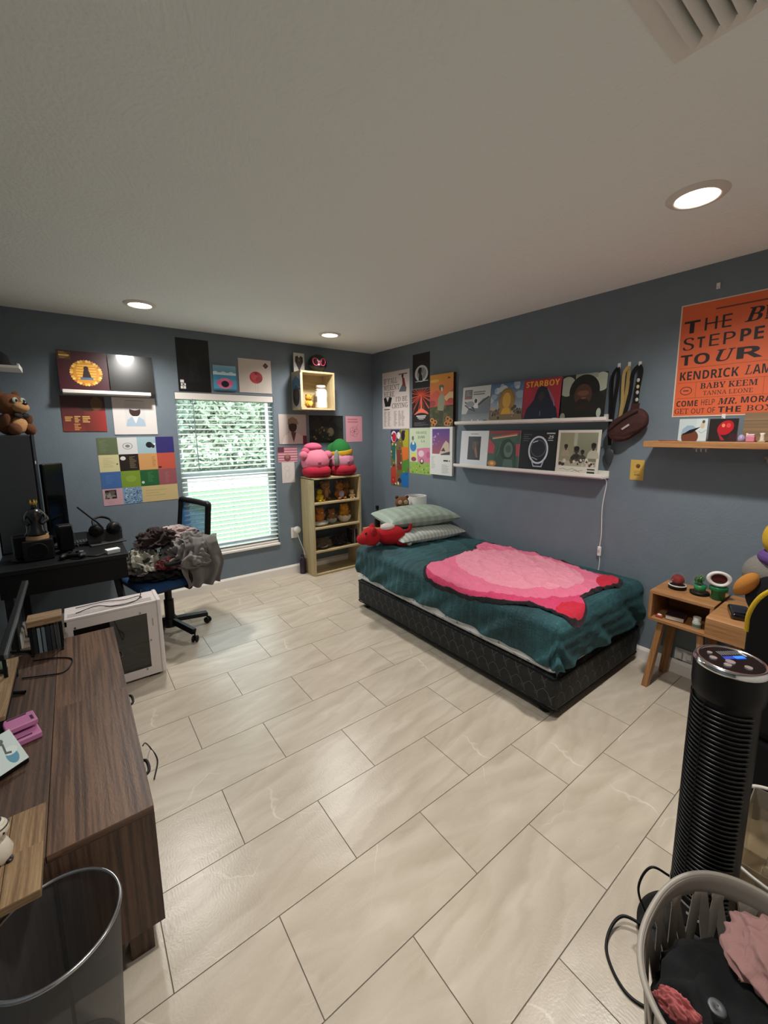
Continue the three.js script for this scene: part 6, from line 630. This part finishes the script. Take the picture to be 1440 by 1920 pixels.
// nightstand things
{
  const glass = P('#ffffff', 0.03, { transmission: 1, thickness: 0, ior: 1.45 });
  const a = thing('glass_dome', 'small clear dome over a red ball on the nightstand', 'ornament', [-0.15, 0.6, 3.315]); a.scale.setScalar(1.25); part(a, 'base', lathe([[0, 0], [0.036, 0], [0.037, 0.012], [0.034, 0.016], [0, 0.016]], 32), blackPlastic); part(a, 'ring', new THREE.TorusGeometry(0.034, 0.003, 8, 36).rotateX(Math.PI / 2).translate(0, 0.018, 0), M('#cfc9c4', 0.4)); part(a, 'ball', ell(0.026, 0.025, 0.026, 0, 0.043, 0), M('#8c2620', 0.4, { bumpMap: rep(fineBump, 3, 3), bumpScale: 0.004 })); part(a, 'dome', ell(0.034, 0.052, 0.034, 0, 0.026, 0), glass);
  const b = thing('glass_dome', 'clear dome over a small green plant on the nightstand', 'ornament', [-0.15, 0.6, 3.425]); b.scale.setScalar(1.2); part(b, 'base', lathe([[0, 0], [0.038, 0], [0.04, 0.012], [0.03, 0.016], [0, 0.016]], 32), blackPlastic); part(b, 'pot', lathe([[0, 0.016], [0.02, 0.016], [0.027, 0.045], [0, 0.045]], 24), M('#1f7a45', 0.4)); const R = rng(8); part(b, 'leaf', Array.from({ length: 22 }, () => ell(0.006, 0.012, 0.003, (R() - 0.5) * 0.04, 0.055 + R() * 0.026, (R() - 0.5) * 0.04, [R(), R() * 6, R()])), M('#3f6b38', 0.7)); part(b, 'dome', ell(0.04, 0.064, 0.04, 0, 0.034, 0), glass);
  const c = thing('flower_pot', 'green pot with a white rimmed dark red dish flower', 'pot', [-0.16, 0.6, 3.545]); c.position.z = 3.512; part(c, 'pot', lathe([[0, 0], [0.03, 0], [0.032, 0.05], [0.042, 0.052], [0.042, 0.072], [0.034, 0.074], [0.03, 0.066], [0, 0.066]], 32), M('#12683a', 0.4)); part(c, 'stem', tube([[0, 0.06, 0], [0, 0.085, 0], [-0.006, 0.1, 0.004]], 0.007, 12), M('#1f7a45', 0.5));
  const hd = new THREE.Group(); const dish = [new THREE.TorusGeometry(0.046, 0.011, 12, 44).scale(1, 0.78, 1), ell(0.044, 0.034, 0.006, 0, 0, -0.006)].map(g => g.rotateY(-1.25).translate(-0.01, 0.118, 0.0)); part(c, 'flower_rim', dish[0], M('#ded8d4', 0.4), 'white rim'); part(c, 'flower_dish', dish[1], M('#4a0f16', 0.5), 'dark red dish');
  const bk = thing('book', 'dark book lying in the open cubby of the nightstand', 'book', [-0.2, 0.4385, 3.34], 0.15); part(bk, 'cover', [box(0.12, 0.003, 0.09, 0, 0.0015, 0), box(0.12, 0.003, 0.09, 0, 0.0265, 0), box(0.003, 0.022, 0.09, 0.0585, 0.014, 0)], M('#33232b', 0.5)); part(bk, 'pages', box(0.114, 0.022, 0.086, -0.001, 0.014, 0), M('#c9bfae', 0.9));
  const pb = thing('pill_bottle', 'small white capped bottle in the nightstand cubby', 'bottle', [-0.255, 0.4385, 3.455]); part(pb, 'body', lathe([[0, 0], [0.02, 0], [0.021, 0.004], [0.021, 0.036], [0.016, 0.042], [0, 0.042]], 24), M('#b4b8b0', 0.4)); part(pb, 'cap', cyl(0.0185, 0.0185, 0.02, 0, 0.052, 0), M('#d9d9d6', 0.45)); part(pb, 'label', cyl(0.0213, 0.0213, 0.018, 0, 0.016, 0), M('#5d6b5c', 0.5));
  const sm = thing('small_toy', 'tiny red and white toy at the left of the nightstand cubby', 'toy', [-0.265, 0.4385, 3.275]); part(sm, 'body', box(0.02, 0.012, 0.035, 0, 0.006, 0, 0.004), M('#a83a34', 0.5)); part(sm, 'top', ell(0.008, 0.006, 0.012, 0, 0.015, 0), M('#d9c9c4', 0.5));
  const hh = thing('handheld_radio', 'black glossy handheld device lying on the drawer stand', 'device', [-0.33, 0.6, 3.645], 0.35); part(hh, 'body', box(0.15, 0.034, 0.085, 0, 0.017, 0, 0.014), P('#0b0a0e', 0.2, { clearcoat: 0.4 })); part(hh, 'panel', box(0.1, 0.004, 0.06, -0.01, 0.035, 0, 0.002), P('#1a1524', 0.12)); part(hh, 'key', [0, 1, 2].map(k => box(0.012, 0.004, 0.01, -0.045 + k * 0.018, 0.038, 0.02, 0.001)), M('#3d3a42', 0.4));
  const pt = thing('paper', 'cream printed paper lying beside the handheld device', 'paper', [-0.40, 0.6, 3.765], 0.3); part(pt, 'sheet', box(0.16, 0.0012, 0.11, 0, 0.0008, 0), M('#cfc4a8', 0.7)); part(pt, 'print', [0, 1, 2].map(k => box(0.1, 0.0004, 0.008, 0, 0.0017, -0.03 + k * 0.02)), M('#8a7d64', 0.7));
  // large yellow and black soft toy on the drawer stand
  const q = thing('soft_toy', 'large yellow headed soft toy in black and grey with purple scarf', 'soft toy', [-0.31, 0.6, 3.785], -1.2), y = plushMat('#c9a024'), k = plushMat('#08080a'); part(q, 'body', ell(0.135, 0.155, 0.12, 0, 0.15, 0), k); part(q, 'jacket', ell(0.13, 0.11, 0.105, -0.02, 0.235, -0.03), plushMat('#77736c')); part(q, 'head', ell(0.095, 0.105, 0.092, 0, 0.42, 0), y); part(q, 'scarf', new THREE.TorusGeometry(0.075, 0.03, 12, 36).rotateX(Math.PI / 2).translate(0, 0.325, 0), plushMat('#5d3f7d')); for (const s of [-1, 1]) { part(q, 'foot', ell(0.05, 0.042, 0.07, s * 0.09, 0.042, 0.13), plushMat('#d08a3a')); part(q, 'arm', ell(0.036, 0.08, 0.036, s * 0.14, 0.19, 0.04, [0.5, 0, s * 0.4]), plushMat('#d08a3a')); part(q, 'eye', ell(0.012, 0.015, 0.008, s * 0.035, 0.44, 0.086), dark); }
}
// black upholstered chair at the right edge, turned to the drawer stand
{
  const t = thing('desk_chair', 'black upholstered chair with yellow piping at the right behind the fan', 'chair', [-0.74, 0, 4.065]), k = P('#08080a', 0.8, { specularIntensity: 0.5 });
  const bs = new THREE.Shape(); bs.moveTo(-0.26, 0.42); bs.lineTo(-0.26, 0.83); bs.quadraticCurveTo(-0.245, 0.99, -0.08, 1.0); bs.lineTo(0.08, 1.0); bs.quadraticCurveTo(0.245, 0.99, 0.26, 0.83); bs.lineTo(0.26, 0.42); bs.closePath();
  part(t, 'backrest', new THREE.ExtrudeGeometry(bs, { depth: 0.05, bevelSize: 0.01, bevelThickness: 0.01, bevelSegments: 3, curveSegments: 20 }).rotateY(-Math.PI / 2).translate(-0.18, 0, 0), k); const q = [[-0.268, 0.78], [-0.266, 0.85], [-0.235, 0.93], [-0.17, 0.985], [-0.08, 1.006], [0.08, 1.006], [0.17, 0.985], [0.235, 0.93], [0.266, 0.85], [0.268, 0.78]].map(([z, y]) => [-0.23, y, z]);
  part(t, 'piping', tube(q, 0.011, 90, 8), plushMat('#c9a40f'), 'yellow piping'); part(t, 'seat', box(0.44, 0.11, 0.5, 0.02, 0.4, 0, 0.045), k); part(t, 'skirt', box(0.42, 0.27, 0.48, 0.0, 0.215, 0, 0.02), k); for (const x of [-0.16, 0.16]) for (const z of [-0.19, 0.19]) part(t, 'leg', cyl(0.02, 0.016, 0.085, x, 0.0425, z, 16), blackPlastic);
}
// clear storage box
{
  const t = thing('storage_box', 'clear plastic storage box on the floor behind the hamper', 'storage box', [-1.27, 0, 4.06], 0.05), cp = P('#e9e2d4', 0.12, { transmission: 0.85, thickness: 0, ior: 1.45 }); const w = 0.19, d = 0.16, h = 0.26; part(t, 'wall', [bb(-w, w, 0, 0.003, -d, d), bb(-w, w, 0.003, h, -d, -d + 0.003), bb(-w, w, 0.003, h, d - 0.003, d), bb(-w, -w + 0.003, 0.003, h, -d, d), bb(w - 0.003, w, 0.003, h, -d, d)], cp); part(t, 'rim', tube([[-w, h, -d], [w, h, -d], [w, h, d], [-w, h, d]], 0.006, 80, 8, true), M('#c9c4ba', 0.3)); part(t, 'latch', box(0.01, 0.06, 0.05, -w - 0.006, h - 0.03, 0, 0.004), M('#d4d0c8', 0.35));
  tag(part(scene, 'folded_cloth', crumple(0.13, 0.07, 0.1, 41, 0.25), clothMat('#6b5d48')), 'brown cloth inside the clear storage box', 'cloth').position.set(-1.27, 0.035, 4.06);
}
// ---------- tower fan ----------
{
  const FX = -1.6, FZ = 3.885, h = 0.93, t = thing('tower_fan', 'black tower fan with chrome ringed control top at the right', 'fan', [FX, 0, FZ]);
  part(t, 'base', lathe([[0, 0.004], [0.135, 0.004], [0.15, 0.012], [0.151, 0.022], [0.135, 0.03], [0.1, 0.05], [0.082, 0.09], [0.077, 0.14], [0, 0.14]], 64), blackPlastic); part(t, 'foot_pad', [0, 1, 2, 3].map(k => cyl(0.012, 0.012, 0.005, 0.12 * Math.cos(k * 1.571), 0.0025, 0.12 * Math.sin(k * 1.571), 12)), blackMatte);
  part(t, 'body', lathe([[0, 0.14], [0.076, 0.14], [0.078, 0.15], [0.078, 0.215], [0.0715, 0.22], [0.0715, 0.83], [0.077, 0.835], [0.08, 0.86], [0.08, h - 0.012], [0.078, h - 0.004], [0, h - 0.004]], 64), P('#040405', 0.42, { specularIntensity: 0.4 })); part(t, 'seam_ring', lathe([[0.078, 0.206], [0.0795, 0.208], [0.0795, 0.211], [0.078, 0.213]], 64), M('#7d7f81', 0.35));
  const arc = new THREE.TorusGeometry(0.0745, 0.0032, 6, 40, 3.5).rotateX(Math.PI / 2), sm = P('#0a0a0b', 0.32, { specularIntensity: 0.9 }); for (let k = 0; k < 44; k++) { const s = part(t, 'slat', arc, sm); s.position.y = 0.232 + k * 0.0135; s.rotation.y = -2.1; }
  part(t, 'grille_post', [-0.5, 0.5].map(d => { const q = Math.PI + 0.9 + d; return cyl(0.0014, 0.0014, 0.6, 0.0765 * Math.cos(q), 0.525, 0.0765 * Math.sin(q), 8); }), blackMatte);
  const top = new THREE.Group(); const tp = (n, g, m, l) => part(t, n, (Array.isArray(g) ? g : [g]).map(q => q.rotateY(-0.6).scale(0.76, 1, 0.76).translate(0, h, 0)), m, l);
  tp('chrome_ring', lathe([[0.089, 0.001], [0.092, 0.004], [0.1, 0.003], [0.106, -0.004], [0.106, -0.012], [0.102, -0.014]], 72), M('#d0d0d2', 0.12, { metalness: 1 })); tp('control_panel', lathe([[0, 0.0015], [0.085, 0.0015], [0.09, 0.0]], 64), P('#050506', 0.3, { specularIntensity: 0.3 }));
  for (const [x, z, r] of [[-0.055, -0.012, 0.011], [-0.04, -0.045, 0.008], [-0.02, 0.018, 0.014], [-0.045, 0.035, 0.011], [0.01, 0.055, 0.011]]) tp('button', [cyl(r, r * 1.05, 0.004, x, 0.0035, z, 20)], M('#c4c5c7', 0.25, { metalness: 0.8 }));
  const dp = canvasTex(256, 128, (c, w, hh) => { const p = pen(c, w, hh); p.rect(0, 0, 1, 1, '#02030a'); for (let i = 0; i < 8; i++) p.rect(0.02 + i * 0.122, 0.2, 0.112, 0.7, i > 3 ? '#1f6cff' : '#0c2f86'); });
  tp('display', box(0.075, 0.001, 0.022, 0.02, 0.0025, -0.012), M('#05070c', 0.3, { emissive: '#ffffff', emissiveMap: dp, emissiveIntensity: 1.4 }), 'blue lit display bars'); tp('marking', [...Array(9)].map((_, i) => box(0.0018, 0.0006, 0.026, -0.008 + i * 0.0085, 0.002, -0.042)), M('#8d9092', 0.5)); tp('marking', [box(0.006, 0.0006, 0.03, 0.068, 0.002, -0.03)], M('#b4b6b8', 0.5));
  part(t, 'logo_plate', box(0.002, 0.006, 0.03, -0.0785, 0.19, 0.0), M('#a8aaac', 0.4));
  tag(part(scene, 'cable', tube([[-1.66, 0.02, 3.80], [-1.70, 0.03, 3.72], [-1.80, 0.005, 3.72], [-1.86, 0.005, 3.80], [-1.84, 0.005, 3.86], [-1.77, 0.02, 3.90]], 0.0045, 60), blackPlastic), 'black power cord looping beside the base of the tower fan', 'cable');
  tag(part(scene, 'cable', tube([[-1.615, 0.2, 3.812], [-1.65, 0.22, 3.77], [-1.68, 0.15, 3.75], [-1.665, 0.035, 3.79]], 0.0035, 40), blackPlastic), 'thin black cord loop at the lower left of the tower fan body', 'cable');
  tag(part(scene, 'cable', tube([[-1.28, 0.55, 3.90], [-1.33, 0.4, 3.89], [-1.42, 0.15, 3.88], [-1.44, 0.005, 3.9], [-1.4, 0.005, 4.0]], 0.003, 40), blackPlastic), 'thin black cord hanging between the fan and the clear storage box', 'cable');
}
// ---------- laundry hamper with slots, and clothes ----------
{
  const HX = -1.925, HZ = 4.08, A = 0.228, B = 0.218, Ht = 0.405, t = thing('laundry_hamper', 'grey plastic laundry hamper with angled slots full of dark clothes', 'laundry hamper', [HX, 0, HZ]), hm = M('#8d857b', 0.45, { side: THREE.DoubleSide });
  const at = (a, y, o = 0) => { const k = 0.82 + 0.18 * y / Ht, n = 0.85, cx = Math.sign(Math.cos(a)) * Math.pow(Math.abs(Math.cos(a)), n), cz = Math.sign(Math.sin(a)) * Math.pow(Math.abs(Math.sin(a)), n); return [cx * (A + o) * k, y, cz * (B + o) * k]; };
  const rimY = a => Ht + 0.014 * Math.cos(2 * a + 0.9);
  part(t, 'rim_band', shell(160, 3, (u, v) => { const a = -u * 6.2832; return at(a, Ht - 0.035 + v * (rimY(a) - Ht + 0.035)); }, 0.004), hm); part(t, 'rim', tube([...Array(48)].map((_, i) => { const a = i / 48 * 6.2832; return at(a, rimY(a), 0.004); }), 0.006, 200, 8, true), M('#9a9288', 0.4)); part(t, 'lower_wall', shell(120, 6, (u, v) => at(-u * 6.2832, 0.004 + v * 0.14), 0.004), hm); part(t, 'bottom', gridGeo(60, 2, (u, v) => { const p = at(u * 6.2832, 0.006); return [p[0] * v, 0.006, p[2] * v]; }), hm);
  const R = rng(12), n = 46; for (let i = 0; i < n; i++) { const a0 = i / n * 6.2832, da = (i % 2 ? 1 : -1) * (0.14 + 0.16 * R()), y0 = 0.14, y1 = Ht - 0.034, wd = 0.02 + 0.012 * R(); part(t, 'bar', shell(1, 10, (u, v) => { const a = a0 + da * v + (u - 0.5) * wd / 0.24; return at(-a, y0 - 0.004 + v * (y1 - y0 + 0.008)); }, 0.004), hm); }
  const gm = (l, c, pos, r, seed, ry = 0, amp = 0.22, o) => { const m = tag(part(scene, 'garment', crumple(...r, seed, amp, 1.7), clothMat(c, o)), l, 'clothing'); m.position.set(...pos); m.rotation.y = ry; return m; };
  gm('black coat filling most of the laundry hamper', '#030406', [HX - 0.01, 0.25, HZ - 0.005], [0.185, 0.14, 0.18], 5, 0.2, 0.12);
  gm('dusty pink fleece garment heaped at the right of the hamper', '#a87f7b', [HX + 0.085, 0.405, HZ + 0.0], [0.095, 0.065, 0.1], 31, 0.5, 0.2);
  gm('coral pink cloth squeezed against the left wall of the hamper', '#b5605f', [HX - 0.125, 0.35, HZ - 0.12], [0.018, 0.035, 0.04], 47, 0.1, 0.3);
  const b = thing('coat_button', 'round black coat button on the dark coat in the hamper', 'button', [HX - 0.09, 0.395, HZ - 0.07]); part(b, 'disc', lathe([[0, 0], [0.015, 0], [0.017, 0.002], [0.014, 0.004], [0.005, 0.003], [0, 0.003]], 24), M('#1c1e22', 0.35)); part(b, 'hole', [-0.004, 0.004].map(x => cyl(0.0014, 0.0014, 0.001, x, 0.0035, 0, 8)), dark);
}
// ---------- wire mesh waste bin ----------
{
  const t = thing('waste_bin', 'dark wire mesh waste bin with a bright steel rim in front of the credenza', 'waste bin', [-3.062, 0, 3.075]), r0 = 0.1, r1 = 0.125, h = 0.45;
  const wire = M('#47484a', 0.5, { metalness: 0.3, opacity: 0.66, transparent: true, side: THREE.DoubleSide });
  part(t, 'mesh_wall', gridGeo(96, 4, (u, v) => { const a = u * 6.2832, r = r0 + (r1 - r0) * v; return [r * Math.cos(a), 0.012 + v * (h - 0.02), r * Math.sin(a)]; }), wire, 'see-through fine wire mesh'); part(t, 'rim', new THREE.TorusGeometry(r1, 0.0045, 10, 96).rotateX(Math.PI / 2).translate(0, h - 0.006, 0), M('#a5a5a7', 0.22, { metalness: 0.95 })); part(t, 'base_ring', new THREE.TorusGeometry(r0, 0.005, 8, 80).rotateX(Math.PI / 2).translate(0, 0.007, 0), M('#4a4a4b', 0.4, { metalness: 0.8 })); part(t, 'bottom', cyl(r0, r0, 0.003, 0, 0.008, 0, 64), M('#3a3a3b', 0.5, { metalness: 0.6 }), 'solid dark bottom'); part(t, 'seam', bb(-0.004, 0.004, 0, 1, -0.0015, 0.0015).scale(1, h - 0.02, 1).rotateX(-(r1 - r0) / h).translate(0, 0.012, -r0 - 0.001), M('#4a4a4b', 0.4, { metalness: 0.8 }));
}
renderer.render(scene, camera);
